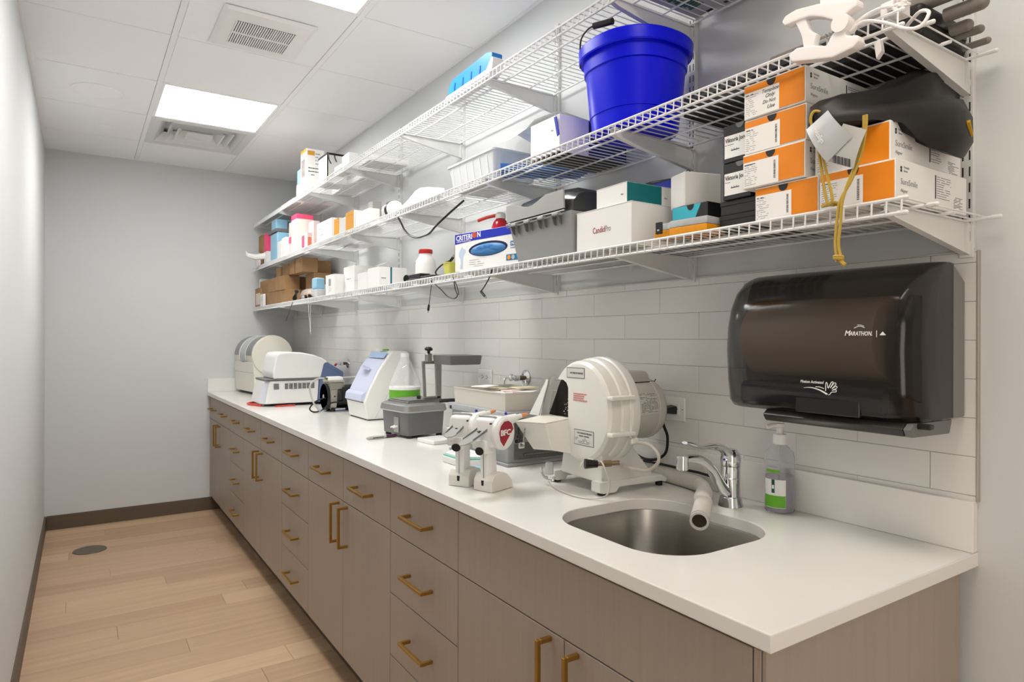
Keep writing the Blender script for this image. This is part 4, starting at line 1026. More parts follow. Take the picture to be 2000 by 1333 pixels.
# blue bucket
c = Vector((-0.202, -4.203, ZM_))
t = thing('bucket', 'large glossy blue plastic bucket with wire handle on the middle shelf', 'bucket', c)
prof = [(0.100, 0.0), (0.108, 0.002), (0.112, 0.010), (0.124, 0.150), (0.1245, 0.166), (0.133, 0.170), (0.1345, 0.205), (0.1355, 0.208), (0.1450, 0.206), (0.1470, 0.210), (0.1480, 0.238), (0.1450, 0.242), (0.1350, 0.240), (0.118, 0.05), (1e-7, 0.02)]
part('pail', G().lathe(c, prof, n=64, sup=2.35), M_BLUE, t, sharp=24)
a = math.radians(135)
def onr(ang, r, z): return c + Vector((r*math.cos(ang), r*math.sin(ang), z))
part('handle_wire', G().tube([onr(math.radians(138), 0.151, 0.20), onr(math.radians(136), 0.152, 0.245), onr(math.radians(150), 0.150, 0.268), onr(math.radians(170), 0.146, 0.274), onr(math.radians(185), 0.142, 0.27)], 0.0022, n=8, smooth=5), M_SLOT, t)
part('grip', G().tube([onr(math.radians(178), 0.144, 0.272), onr(math.radians(190), 0.140, 0.268), onr(math.radians(202), 0.140, 0.266)], 0.0085, n=12), M_BLACK, t)
for s_ in (math.radians(205), math.radians(285)):
    p = onr(s_, 0.1215, 0.09); part('rib', G().box(-0.001, 0.003, -0.0015, 0.0015, 0.055, 0.075, 0.0006, M=Matrix.Translation(onr(s_, 0.122, 0.08)) @ Matrix.Rotation(s_, 4, 'Z')), M_BLUE, t)

# black case with grey poles
t = thing('equipment_case', 'long flat black zipped case lying along the wall on the middle shelf', 'case', (-0.10, -4.62, ZM_))
part('case_body', G().box(-0.200, -0.018, -4.945, -4.370, ZM_, ZM_+0.064, 0.012, seg=3), M_FABRIC, t)
part('zip_flap', G().box(-0.2025, -0.199, -4.935, -4.380, ZM_+0.040, ZM_+0.050, 0.001), M_BLACK, t)
part('end_seam', G().box(-0.19, -0.03, -4.9475, -4.944, ZM_+0.028, ZM_+0.036, 0.001), M_BLACK, t)
M_POLE = mat('pole_grey', (128, 122, 116), 0.4)
for k, (x, z, r_, y1, lab) in enumerate(((-0.128, 0.050, 0.013, -5.010, 'thick grey capped pole, lower of the two thick ones at the case end'), (-0.150, 0.078, 0.014, -5.000, 'thick grey capped pole lying on top of the black case'),
        (-0.105, 0.028, 0.011, -4.978, 'medium grey pole just under the thick ones'), (-0.082, 0.022, 0.008, -4.990, 'slim grey pole at the case end by the wall'), (-0.055, 0.012, 0.0065, -4.992, 'thinnest grey pole lying lowest on the shelf wires'))):
    zz = ZM_+z if k != 4 else ZM_+0.0068
    ya = -4.951
    if k == 1: zz = ZM_+0.0645+0.0142; ya = -4.60
    g = G().cyl((x, ya, zz), (x, y1, zz), r_, n=16); g.ball((x, y1, zz), r_, 14)
    solo('grey_pole', g, M_POLE, lab, 'pole', 'grey poles at the end of the black case')
# ------------------------------------------------------------------ top shelf
b = Box('camera_carton', 'tall white carton with orange logo patch, top shelf near the ceiling corner', 'box', -0.302, -0.190, -1.388, -1.26, 2.3400, 2.5260, M_CARDW, flap=False)
b.py('orange_patch', 0.06, 0.46, 0.78, 0.93, M_ORG2); b.px('orange_edge', 0.02, 0.98, 0.9, 1.0, M_ORG2); b.px('photo_print', 0.15, 0.75, 0.08, 0.68, mat('grey_photo', (150, 140, 136), 0.5, var=0.3, vscale=(40, 40, 40)))
b.dy(0.5, 0.95, 0.45, 0.9, 4, 0.006, M_INKL, seed=3); b.dy(0.1, 0.9, 0.06, 0.4, 3, 0.005, M_INK, seed=6)
Box('white_carton', 'low white carton underneath the tall orange-patched one, top shelf', 'box', -0.304, -0.205, -1.432, -1.27, ZT_, 2.3390, M_CARDW, flap=False)
Box('light_blue_carton', 'light blue carton hidden behind the tall orange-patched carton, top shelf', 'box', -0.300, -0.20, -1.250, -1.17, 2.335, 2.425, M_LBLUE, flap=False)
Box('white_carton', 'white carton below the light blue one on the top shelf', 'box', -0.300, -0.20, -1.255, -1.15, ZT_, 2.334, M_CARDW, flap=False)
b = Box('white_carton', 'white open carton with black strap and dark rim, top shelf', 'box', -0.290, -0.175, -1.767, -1.60, ZT_, 2.400, M_CARDW, flap=False)
part('dark_rim', G().box(-0.292, -0.173, -1.769, -1.598, 2.400, 2.411, 0.001), M_BLACK, b.t); b.py('black_edge', -0.02, 0.04, 0, 1, M_BLACK, t=0.002)
part('strap', G().tube([(-0.285, -1.772, 2.405), (-0.283, -1.776, 2.37), (-0.27, -1.777, 2.345)], 0.003, n=6, smooth=3).tube([(-0.25, -1.772, 2.405), (-0.247, -1.776, 2.38), (-0.238, -1.777, 2.36)], 0.003, n=6, smooth=3), M_BLACK, b.t, kind='stuff')
Box('white_carton', 'stepped white carton right of the black-strapped one, front step', 'box', -0.302, -0.250, -2.05, -1.93, ZT_, 2.283, M_CARDW, flap=False)
Box('white_carton', 'stepped white carton right of the black-strapped one, taller step', 'box', -0.300, -0.248, -2.165, -2.055, ZT_, 2.318, M_CARDW, flap=False)
for k, (y0, y1, x0, x1, mm, l) in enumerate(((-0.72, -0.10, -0.30, -0.04, M_GREYL, 'flat grey carton seen from below at the far end of top shelf'), (-1.10, -0.75, -0.30, -0.05, M_PALEPINK, 'flat pale pink folder seen through the far top shelf wires'),
        (-2.0, -1.45, -0.16, -0.04, M_CARDW, 'flat white carton against the wall on the far top shelf'), (-2.37, -2.20, -0.26, -0.05, M_CARDW, 'flat white carton seen from below right of the stepped carton'))):
    Box('flat_carton', l, 'box', x0, x1, y0, y1, ZT_, ZT_+0.03, mm, flap=False)
t = thing('blue_tray', 'bright blue divided tray standing on its side on a white base, top shelf', 'tray', (-0.29, -3.45, ZT_))
y0, y1 = -3.615, -3.290
pts = [(y1, 2.262), (y1-0.004, 2.292), (y1-0.035, 2.316), (y0+0.035, 2.330), (y0, 2.318), (y0+0.002, 2.285), (y0+0.045, 2.262)]
part('blue_trough', G().prism(pts, 'x', -0.306, -0.262, 0.004), M_SKY, t)
part('white_base', G().prism([(y1+0.006, 2.2385), (y1+0.006, 2.262), (y0+0.03, 2.266), (y0-0.008, 2.300), (y0-0.016, 2.290), (y0-0.008, 2.252), (y0+0.02, 2.2385)], 'x', -0.312, -0.268, 0.003), M_WHITE, t)
for k in range(4):
    y = y1-0.05-0.062*k; part('divider', G().prism([(y, 2.264), (y-0.010, 2.266), (y-0.014, 2.296), (y-0.009, 2.296)], 'x', -0.3085, -0.305), mat('divider_blue', (22, 100, 190), 0.4), t)
b = Box('white_carton', 'white carton with green lettering underneath, top shelf above the bucket', 'box', -0.260, -0.035, -4.62, -4.27, ZT_, 2.34, M_GREYL, flap=False)
g = G(); rr = random.Random(2)
for k in range(12): x = -0.215+0.011*k; g.box(x, x+0.008, -4.335-rr.uniform(0, 0.02), -4.295+rr.uniform(-0.008, 0.01), ZT_-0.0008, ZT_)
part('green_print', g, mat('dark_green_print', (20, 96, 72), 0.5), b.t, kind='stuff')
for k in range(5): part('dark_edge', G().box(-0.046, -0.036, -4.60+0.065*k, -4.57+0.065*k, ZT_-0.0006, ZT_), M_SLOT, b.t)

# white thing at the far end of the middle shelf
g = G().loft([[(-0.30, -0.30+0.02*math.cos(a), 1.96+0.025*math.sin(a)) for a in [2*PI*i/8 for i in range(8)]], [(-0.38, -0.30+0.02*math.cos(a), 1.945+0.022*math.sin(a)) for a in [2*PI*i/8 for i in range(8)]],
   [(-0.43, -0.30+0.016*math.cos(a), 1.955+0.018*math.sin(a)) for a in [2*PI*i/8 for i in range(8)]], [(-0.445, -0.30+0.016*math.cos(a), 1.972+0.020*math.sin(a)) for a in [2*PI*i/8 for i in range(8)]]])
solo('paper_roll', g, M_PAPER, 'pale paper roll end poking out past the far end of the middle shelf', 'paper')

# ------------------------------------------------------------------ clip lamp on the middle shelf lip
t = thing('clip_lamp', 'white plastic clip lamp clamped to the near end of the middle shelf lip', 'lamp', (-0.345, -4.86, 1.85))
def yz(pts, x0=-0.366, x1=-0.342, bev=0.004): return G().prism(pts, 'x', x0, x1, bev, seg=2)
M_LAMP = mat('lamp_white', (244, 240, 240), 0.3)
part('upper_jaw', yz([(-4.768, 1.940), (-4.776, 1.950), (-4.80, 1.9525), (-4.84, 1.945), (-4.895, 1.928), (-4.915, 1.922), (-4.915, 1.910), (-4.893, 1.905), (-4.885, 1.895), (-4.87, 1.903), (-4.85, 1.917), (-4.825, 1.928), (-4.80, 1.930), (-4.775, 1.930)]), M_LAMP, t)
part('web', yz([(-4.792, 1.934), (-4.80, 1.918), (-4.808, 1.898), (-4.812, 1.872), (-4.832, 1.870), (-4.838, 1.892), (-4.822, 1.906), (-4.816, 1.931)], -0.362, -0.346, 0.003), M_LAMP, t)
part('lower_jaw', yz([(-4.782, 1.872), (-4.790, 1.856), (-4.83, 1.846), (-4.87, 1.836), (-4.908, 1.840), (-4.918, 1.848), (-4.915, 1.860), (-4.895, 1.866), (-4.888, 1.884), (-4.870, 1.880), (-4.858, 1.862), (-4.835, 1.872), (-4.80, 1.880)]), M_LAMP, t)
part('pivot', G().cyl((-0.370, -4.886, 1.891), (-0.338, -4.886, 1.891), 0.016, n=20), M_LAMP, t)
part('spring', G().tube([(-0.354+0.005*math.cos(a*1.0), -4.850-0.002*a/2, 1.883+0.005*math.sin(a)) for a in [0.5*i for i in range(40)]], 0.0010, n=5), M_ALU, t)
part('arm', G().hexa([(-0.362, -4.845, 1.935), (-0.346, -4.845, 1.935), (-0.346, -4.893, 1.925), (-0.362, -4.893, 1.925)], [(-0.361, -4.828, 2.08), (-0.347, -4.828, 2.08), (-0.347, -4.852, 2.08), (-0.361, -4.852, 2.08)], 0.003), M_LAMP, t)
part('shade', G().lathe((-0.36, -4.76, 2.03), [(0.052, 0), (0.056, 0.004), (0.056, 0.016), (0.040, 0.030), (0.012, 0.036), (1e-7, 0.036)], n=32, ax=(0.1, 0.1, 1)), M_LAMP, t)
part('neck', G().tube([(-0.356, -4.84, 2.075), (-0.358, -4.82, 2.09), (-0.358, -4.79, 2.085), (-0.358, -4.77, 2.066)], 0.006, n=8, smooth=4), M_LAMP, t)
part('cord', G().tube([(-0.352, -4.893, 1.878), (-0.345, -4.915, 1.888), (-0.345, -4.95, 1.872), (-0.345, -4.985, 1.848), (-0.345, -5.008, 1.843), (-0.340, -5.018, 1.862), (-0.33, -5.000, 1.874), (-0.315, -4.975, 1.868), (-0.305, -4.962, 1.862)], 0.0030, n=8, smooth=5), M_LAMP, t)
part('cord', G().tube([(-0.352, -4.893, 1.884), (-0.340, -4.92, 1.900), (-0.335, -4.945, 1.903), (-0.310, -4.955, 1.905)], 0.0030, n=8, smooth=5), M_LAMP, t)
t = thing('lamp_plug', 'small white plug block with bundled cord beside the clip lamp', 'plug', (-0.30, -4.95, ZM_))
part('block', G().box(-0.318, -0.280, -4.962, -4.928, ZM_+0.001, ZM_+0.028, 0.004, seg=2), M_LAMP, t)
g = G(); rr = random.Random(8)
for k in range(4): g.tube([(-0.306+rr.uniform(-0.02, 0.02), -4.955-0.012*math.cos(a)+rr.uniform(-.002, .002), ZM_+0.006+0.005*k+0.004*math.sin(a*2)) for a in [2*PI*i/10 for i in range(10)]], 0.0026, n=6, closed=True, smooth=2)
part('cord_bundle', g, M_LAMP, t, kind='stuff')
part('tag_strap', G().prism([(-4.888, 1.884), (-4.900, 1.884), (-4.903, 1.862), (-4.893, 1.850)], 'x', -0.262, -0.250, 0.001), M_LAMP, t)

# ------------------------------------------------------------------ black drawstring bag with tags and gold cords
t = thing('drawstring_bag', 'black drawstring bag slumped on the orange cartons at shelf end', 'bag', (-0.20, -4.90, 1.723))
rr = random.Random(12); rings = []
NP = [(0, .12), (.10, 0), (.35, 0), (.60, 0), (.78, -.30), (.93, -.42), (1.0, -.20), (1.0, .18), (.90, .42), (.76, .52), (.70, .88), (.52, 1.0), (.30, .98), (.10, .80), (0, .45)]
for x, ya, yb, z1, dr in ((-0.357, -4.828, -4.842, 1.757, 0.0), (-0.352, -4.818, -4.856, 1.768, 0.1), (-0.340, -4.808, -4.885, 1.776, 0.1), (-0.315, -4.803, -4.915, 1.784, 0.1), (-0.280, -4.800, -4.950, 1.792, 0.35), (-0.240, -4.798, -4.975, 1.806, 0.7),
        (-0.200, -4.800, -4.995, 1.822, 1.0), (-0.165, -4.800, -5.000, 1.842, 1.05), (-0.130, -4.803, -4.992, 1.858, 1.0), (-0.095, -4.808, -4.985, 1.864, 0.8), (-0.082, -4.815, -4.975, 1.855, 0.6)):
    ring = []
    for u, v in NP:
        v2 = v*dr if v < 0 else v
        h_ = (z1-1.7235)
        yy = ya+(yb-ya)*u+rr.uniform(-0.003, 0.003); zz = 1.7235+(h_*v2 if v2 >= 0 else 0.135*v2)+(rr.uniform(-0.004, 0.004) if v2 > .1 else 0.0)
        if yy > -4.942: zz = max(zz, 1.7232)
        ring.append((x+rr.uniform(-0.003, 0.003), yy, zz))
    if x < -0.35: ring = [(p[0], p[1], 1.742+(p[2]-1.742)*(0.4 if x < -0.355 else 0.75)) for p in ring]
    rings.append(ring)
bo = part('bag_body', G().loft(rings), M_FABRIC, t, sharp=70)
part('gold_tab', G().hexa([(-0.150, -5.0015, 1.725), (-0.125, -4.996, 1.705), (-0.125, -4.990, 1.705), (-0.150, -4.995, 1.725)], [(-0.150, -5.0015, 1.729), (-0.125, -4.996, 1.709), (-0.125, -4.990, 1.709), (-0.150, -4.995, 1.729)]), mat('gold_tab2', (224, 178, 40), 0.5), t)
XC = -0.350
def cordy(pts, name='drawstring', r=0.0027): part(name, G().tube([(XC+dx, y, z) for dx, y, z in pts], r, n=7, smooth=5), M_GOLDC, t)
cordy([(0, -4.845, 1.748), (-0.010, -4.832, 1.752), (-0.010, -4.826, 1.735), (0, -4.832, 1.70), (0.0, -4.840, 1.650), (0.0, -4.848, 1.600), (0.002, -4.852, 1.581)])
cordy([(0, -4.850, 1.745), (-0.004, -4.840, 1.72), (-0.002, -4.842, 1.68), (0, -4.850, 1.640), (0, -4.860, 1.600), (0.002, -4.861, 1.582)])
cordy([(-0.002, -4.924, 1.722), (0, -4.922, 1.700), (0, -4.915, 1.660), (-0.004, -4.900, 1.615), (-0.006, -4.880, 1.580), (-0.004, -4.873, 1.545), (-0.004, -4.870, 1.505), (-0.004, -4.873, 1.482)])
cordy([(-0.002, -4.920, 1.722), (0, -4.918, 1.695), (0, -4.910, 1.655), (-0.005, -4.893, 1.608), (-0.007, -4.884, 1.575), (-0.004, -4.880, 1.545), (-0.004, -4.876, 1.505), (-0.004, -4.880, 1.482)])
g = G().tube([(XC-0.004+0.006*math.cos(a), -4.876+0.007*math.sin(a), 1.484-0.0012*a/2) for a in [0.6*i for i in range(24)]], 0.0030, n=6)
g.tube([(XC-0.004, -4.878, 1.478), (XC-0.004, -4.883, 1.470), (XC-0.004, -4.888, 1.466)], 0.0038, n=6)
part('knot', g, M_GOLDC, t)
part('knot', G().tube([(XC+0.008+0.005*math.cos(a), -4.846+0.010*math.sin(a)-0.001*a, 1.580+0.002*math.sin(a*2)) for a in [0.6*i for i in range(22)]], 0.0026, n=6), M_GOLDC, t)
def tagplate(name, quad, bend, m, bx=0.0):
    a, b_, c_, d = [Vector(q) for q in quad]; rows = []
    for i in range(9):
        q = i/8; o = Vector((-bend*math.sin(PI*q), 0, 0)); rows.append([a.lerp(d, q)+o, b_.lerp(c_, q)+o])
    g = G()
    for dxx in (0, 0.0006): g.add([p+Vector((dxx, 0, 0)) for r_ in rows for p in r_], [(2*i, 2*i+1, 2*i+3, 2*i+2) for i in range(8)])
    return part(name, g, m, t, sharp=60)
tg2 = tagplate('paper_tag', [(-0.357, -4.886, 1.716), (-0.357, -4.927, 1.694), (-0.358, -4.905, 1.632), (-0.358, -4.858, 1.655)], 0.003, M_GREYL)
g = G(); 
for k in range(16):
    y = -4.868-0.0021*k; g.box(-0.3600, -0.3596, y-0.0007*(k % 3+0.6), y, 1.650-0.0010*k, 1.664-0.0010*k)
part('barcode', g, M_INK, tg2, kind='stuff')
tg = tagplate('silver_tag', [(-0.362, -4.818, 1.722), (-0.362, -4.860, 1.746), (-0.362, -4.905, 1.687), (-0.362, -4.858, 1.652)], 0.008, mat('silver_card', (206, 208, 210), 0.22, metal=0.35))
R_ = Vector((0, -0.50, -0.87)).normalized(); U_ = Vector((0, -0.87, 0.50)).normalized()
text(tg, 'invisalign', 0.0125, (-0.3712, -4.836, 1.716), (R_, U_), M_PAPER, width=0.034)
part('square_code', G().box(-0.3655, -0.3650, -0.012, 0.012, -0.005, 0.005, M=Matrix.Translation((0, -4.872, 1.672)) @ Matrix.Rotation(math.radians(-38), 4, 'X')), M_INK, tg) if False else None

# ------------------------------------------------------------------ paper towel dispenser
t = thing('towel_dispenser', 'large smoky black motion activated paper towel dispenser on the tiled wall', 'dispenser', (-0.008, -4.72, 1.165))
YA, YB = -4.940, -4.500
prof = [(-0.085, 1.178), (-0.205, 1.178), (-0.218, 1.190), (-0.228, 1.24), (-0.233, 1.31), (-0.229, 1.36), (-0.216, 1.405), (-0.192, 1.442), (-0.155, 1.470), (-0.115, 1.484), (-0.085, 1.487)]
def csec(y, xs, ins):
    zc = 1.333
    return [(-0.009+(x+0.009)*xs, y, zc+(z-zc)*(1-ins)) for x, z in prof]
rings = []
for d, xs, ins in ((0.0, 0.74, 0.03), (0.003, 0.82, 0.016), (0.010, 0.89, 0.008), (0.020, 0.945, 0.003), (0.035, 0.98, 0.001), (0.055, 1.0, 0.0)): rings.append((YA+d, xs, ins))
rings += [(YB-d, xs, ins) for d, xs, ins in ((0.075, 1.0, 0.0), (0.050, 0.975, 0.001), (0.030, 0.93, 0.004), (0.014, 0.86, 0.010), (0.004, 0.76, 0.022), (0.0, 0.66, 0.035))]
M_SMOKE = mat('smoky_plastic', (26, 22, 20), 0.16, alpha=0.66, coat=0.2)
cov = part('cover', G().loft([csec(*r_) for r_ in rings]), M_SMOKE, t, sharp=50)
part('back_housing', G().prism([(-0.0085, 1.180), (-0.10, 1.178), (-0.118, 1.24), (-0.128, 1.32), (-0.124, 1.40), (-0.105, 1.46), (-0.085, 1.486), (-0.050, 1.478), (-0.0085, 1.450)], 'y', YA+0.002, YB-0.004, 0.005), mat('housing_grey', (128, 125, 121), 0.42), t)
part('towel_roll', G().cyl((-0.135, YA+0.075, 1.335), (-0.135, YB-0.065, 1.335), 0.086, n=36), mat('brown_towel', (206, 178, 150), 0.9), t)
part('side_arm', G().prism([(-0.205, 1.23), (-0.12, 1.21), (-0.12, 1.42), (-0.16, 1.42), (-0.205, 1.36)], 'y', YA+0.030, YA+0.040, 0.004), M_BLACK, t)
part('lower_mechanism', G().box(-0.205, -0.131, YA+0.055, YB-0.05, 1.185, 1.238, 0.008), mat('mechanism', (58, 64, 72), 0.4), t)
part('sensor_window', G().box(-0.2225, -0.2150, -4.842, -4.705, 1.1815, 1.2135, 0.002), M_BLACK, t)
part('feed_tray', G().prism([(-0.20, 1.179), (-0.215, 1.168), (-0.205, 1.153), (-0.06, 1.150), (-0.05, 1.179)], 'y', -4.918, -4.620, 0.004), mat('tray_dark', (46, 44, 42), 0.35), t)
part('tray_end', G().prism([(-0.20, 1.178), (-0.215, 1.168), (-0.205, 1.153), (-0.06, 1.150), (-0.05, 1.178)], 'y', -4.932, -4.9185, 0.002), M_GREYD, t)
part('latch_tab', G().box(-0.19, -0.175, -4.955, -4.93, 1.168, 1.178, 0.002), M_BLACK, t)
F0 = -0.2336
Rn = (Vector((0, -1, 0)), Vector((0.05, 0, 1)).normalized())
text(cov, 'M', 0.0140, (F0, -4.8185, 1.3415), FX, M_PAPER, bold=0.025, shear=0.25)
text(cov, 'ARATHON.', 0.0112, (F0, -4.8290, 1.3415), FX, M_PAPER, bold=0.025, shear=0.25, width=0.0440)
text(cov, '|', 0.014, (F0, -4.8790, 1.3415), FX, M_PAPER)
part('swoosh', G().tube([(F0-0.0006, -4.838, 1.356), (F0-0.0006, -4.848, 1.3595), (F0-0.0006, -4.858, 1.3565)], 0.0008, n=5, smooth=4).tube([(F0-0.0006, -4.844, 1.362), (F0-0.0006, -4.852, 1.3615), (F0-0.0006, -4.857, 1.3590)], 0.0006, n=5, smooth=4), M_PAPER, cov, kind='stuff')
part('mountain_mark', G().prism([(-4.886, 1.342), (-4.898, 1.342), (-4.892, 1.349)], 'x', F0-0.0008, F0-0.0003), M_PAPER, cov)
F1 = -0.2300
text(cov, 'Motion Activated', 0.0085, (F1, -4.7225, 1.2440), FX, M_PAPER, shear=0.2, width=0.0510, bold=0.01)
part('wave', G().tube([(F1, -4.730, 1.2335), (F1, -4.745, 1.2350), (F1, -4.765, 1.2310), (F1, -4.781, 1.2235)], lambda q: 0.0004+0.0014*q, n=5, smooth=5).tube([(F1, -4.756, 1.2370), (F1, -4.765, 1.2372), (F1, -4.774, 1.2345)], 0.0008, n=5, smooth=3), M_PAPER, cov, kind='stuff')
hand = [(-4.7780, 1.2300), (-4.7785, 1.2440), (-4.7800, 1.2475), (-4.7820, 1.2440), (-4.7835, 1.2360), (-4.7900, 1.2480), (-4.7935, 1.2490), (-4.7930, 1.2455), (-4.7880, 1.2370), (-4.7960, 1.2470), (-4.7995, 1.2465), (-4.7985, 1.2430), (-4.7910, 1.2350), (-4.7995, 1.2410), (-4.8020, 1.2395), (-4.8000, 1.2365), (-4.7915, 1.2320), (-4.7990, 1.2340), (-4.8005, 1.2315), (-4.7985, 1.2295), (-4.7905, 1.2285), (-4.7880, 1.2250), (-4.7840, 1.2225)]
part('hand_symbol', G().tube([(F1-0.0005, y, z) for y, z in hand], 0.0008, n=5, smooth=3), M_PAPER, cov)
# ------------------------------------------------------------------ worktop things, near end first
ZK = ZC + 0.0004
# faucet
c = (-0.112, -4.455, ZK)
t = thing('faucet', 'chrome single lever faucet behind the sink', 'faucet', c)
part('base_flange', G().lathe(c, [(0.031, 0), (0.030, 0.004), (0.026, 0.022), (0.0245, 0.024)], n=32), M_CHROME, t)
part('body', G().lathe(c, [(0.0235, 0.024), (0.0235, 0.068), (0.0242, 0.069), (0.0242, 0.071), (0.0235, 0.072), (0.0235, 0.100)], n=32), M_CHROME, t)
part('handle_dome', G().lathe(c, [(0.0238, 0.101), (0.0255, 0.115), (0.0235, 0.130), (0.015, 0.142), (1e-7, 0.146)], n=32), M_CHROME, t)
part('spout', G().tube([(-0.120, -4.455, ZK+0.030), (-0.150, -4.455, ZK+0.055), (-0.185, -4.455, ZK+0.098), (-0.220, -4.455, ZK+0.123), (-0.255, -4.455, ZK+0.132), (-0.284, -4.455, ZK+0.132)], lambda q: 0.0150-0.0050*q, n=16, smooth=6), M_CHROME, t)
part('aerator', G().lathe((-0.288, -4.455, ZK+0.108), [(0.0130, 0), (0.0145, 0.002), (0.0145, 0.030), (0.0135, 0.034), (1e-7, 0.034)], n=24), M_CHROME, t)
rg = []
for x, y_, z, w, h in ((-0.118, 0, 0.128, 0.018, 0.014), (-0.150, 0, 0.150, 0.013, 0.008), (-0.185, 0, 0.157, 0.0100, 0.0065), (-0.220, 0, 0.156, 0.0090, 0.0055), (-0.245, 0, 0.162, 0.0110, 0.0055), (-0.268, 0, 0.170, 0.0135, 0.0055), (-0.280, 0, 0.172, 0.009, 0.0035)):
    rg.append([(x+0.3*h*math.sin(a), -4.455+w*math.cos(a), ZK+z+h*math.sin(a)) for a in [2*PI*i/16 for i in range(16)]])
part('lever', G().loft(rg), M_CHROME, t, sharp=60)
part('blue_dot', G().ball((-0.1372, -4.455, ZK+0.118), 0.0028, 8), M_RBLUE, t)

# soap bottle
c = (-0.057, -4.556, ZK)
t = thing('soap_bottle', 'clear pump soap bottle with pale lilac liquid and green label', 'bottle', c)
M_LIQ = mat('lilac_liquid', (222, 212, 228), 0.08, trans=0.75, ior=1.33)
part('bottle', G().lathe(c, [(0.030, 0), (0.034, 0.004), (0.0345, 0.012), (0.0345, 0.132), (0.031, 0.146), (0.020, 0.158), (0.0135, 0.163), (0.0135, 0.170), (0.0125, 0.170), (0.0125, 0.163), (0.0185, 0.157), (0.0295, 0.145), (0.0332, 0.132), (0.0332, 0.012), (0.029, 0.003), (1e-7, 0.003)], n=32), M_CLEAR, t)
part('liquid', G().lathe(c, [(1e-7, 0.0034), (0.0285, 0.0034), (0.0328, 0.012), (0.0328, 0.088), (1e-7, 0.088)], n=32), M_LIQ, t)
part('pump_collar', G().lathe(c, [(0.0155, 0.164), (0.0160, 0.166), (0.0155, 0.188), (0.010, 0.190), (1e-7, 0.190)], n=24), M_WHITE, t)
part('pump_head', G().lathe(c, [(0.0075, 0.190), (0.0075, 0.204), (0.011, 0.206), (0.011, 0.214), (1e-7, 0.215)], n=20).tube([(-0.057, -4.556, ZK+0.210), (-0.074, -4.548, ZK+0.210), (-0.086, -4.542, ZK+0.206)], 0.005, n=8), M_WHITE, t)
part('dip_tube', G().cyl((-0.057, -4.556, ZK+0.012), (-0.057, -4.556, ZK+0.165), 0.0025, n=8), M_FROST, t)
def wrap(name, a0, a1, z0, z1, m, r=0.0349, n=12, par=None, cc=None):
    cc = cc or c
    A = [a0+(a1-a0)*i/n for i in range(n+1)]
    vs = [(cc[0]+r*math.cos(a), cc[1]+r*math.sin(a), cc[2]+z) for z in (z0, z1) for a in A]
    return part(name, G().add(vs, [(i, i+1, n+2+i, n+1+i) for i in range(n)]), m, par or t)
lb = wrap('label', 2.55, 4.15, 0.014, 0.082, M_WHITE, r=0.03475)
wrap('green_block', 2.56, 4.14, 0.015, 0.044, M_GREEN, r=0.03500, par=lb)
wrap('dark_stripe', 3.20, 3.42, 0.050, 0.082, mat('bottle_dark_green', (20, 80, 66), 0.5), r=0.03505, par=lb)
wrap('emblem', 3.24, 3.38, 0.060, 0.069, M_PAPER, r=0.03530, par=lb)
wrap('green_oval', 2.75, 3.75, 0.099, 0.106, M_GREEN, r=0.03500, par=lb)
wrap('name_line', 2.80, 3.65, 0.112, 0.1135, M_INKL, r=0.03500, par=lb)

# ---------------- model trimmer
DY, DZ = -4.118, 1.133
t = thing('model_trimmer', 'white round model trimmer with grey motor beside the sink', 'trimmer', (-0.22, -4.10, ZK))
M_TRIM = mat('trimmer_enamel', (232, 231, 226), 0.22)
ho = part('wheel_housing', G().lathe((-0.332, DY, DZ), [(1e-7, 0.0), (0.118, 0.0), (0.131, 0.002), (0.139, 0.010), (0.141, 0.020), (0.141, 0.040), (0.1455, 0.044), (0.1475, 0.052), (0.1475, 0.066), (0.146, 0.072), (0.1500, 0.076), (0.150, 0.098), (0.146, 0.106), (1e-7, 0.108)], ax=(1, 0, 0), n=64, sx=0.93), M_TRIM, t)
part('wheel_chamber', G().prism([(-4.085, 1.095), (-4.085, 1.218), (-4.020, 1.213), (-3.975, 1.170), (-3.940, 1.105)], 'x', -0.2990, -0.2960), M_SLOT, t)
arch = [(-4.074, 1.106), (-4.074, 1.195), (-4.066, 1.209), (-4.052, 1.216), (-4.030, 1.217), (-4.000, 1.217), (-3.965, 1.214), (-3.93, 1.20), (-3.92, 1.106)]
cut(ho, G().prism(arch, 'x', -0.36, -0.262, 0))
part('grinding_wheel', G().cyl((-0.3020, DY+0.02, DZ), (-0.2920, DY+0.02, DZ), 0.124, n=40), mat('wheel_black', (26, 20, 18), 0.9, var=0.5, vscale=(90, 90, 90)), t)
rr = random.Random(6); g = G()
for k in range(46):
    y = -4.072+rr.random()**2*0.055; z = 1.112+rr.random()**1.4*0.06; g.box(-0.3032, -0.3018, y, y+rr.uniform(.001, .003), z, z+rr.uniform(.001, .003))
part('plaster_specks', g, M_CREAM, t, kind='stuff')
part('hood_side', G().hexa([(-0.345, -3.900, 1.104), (-0.345, -3.958, 1.104), (-0.300, -3.928, 1.104), (-0.270, -3.900, 1.104)], [(-0.3325, -3.970, 1.213), (-0.3325, -3.980, 1.213), (-0.300, -3.950, 1.218), (-0.280, -3.945, 1.225)], 0.001), M_TRIM, t)
part('hood_gasket', G().hexa([(-0.346, -3.950, 1.104), (-0.346, -3.954, 1.104), (-0.340, -3.954, 1.104), (-0.340, -3.950, 1.104)], [(-0.3335, -3.981, 1.210), (-0.3335, -3.984, 1.210), (-0.330, -3.984, 1.210), (-0.330, -3.981, 1.210)]), M_GREYP, t)
lo = [(-0.412, -4.016, 1.020), (-0.392, -4.078, 1.024), (-0.330, -4.085, 1.010), (-0.330, -3.985, 1.014)]
hi = [(-0.466, -4.004, 1.1000), (-0.422, -4.088, 1.1000), (-0.326, -4.074, 1.106), (-0.300, -3.930, 1.104)]
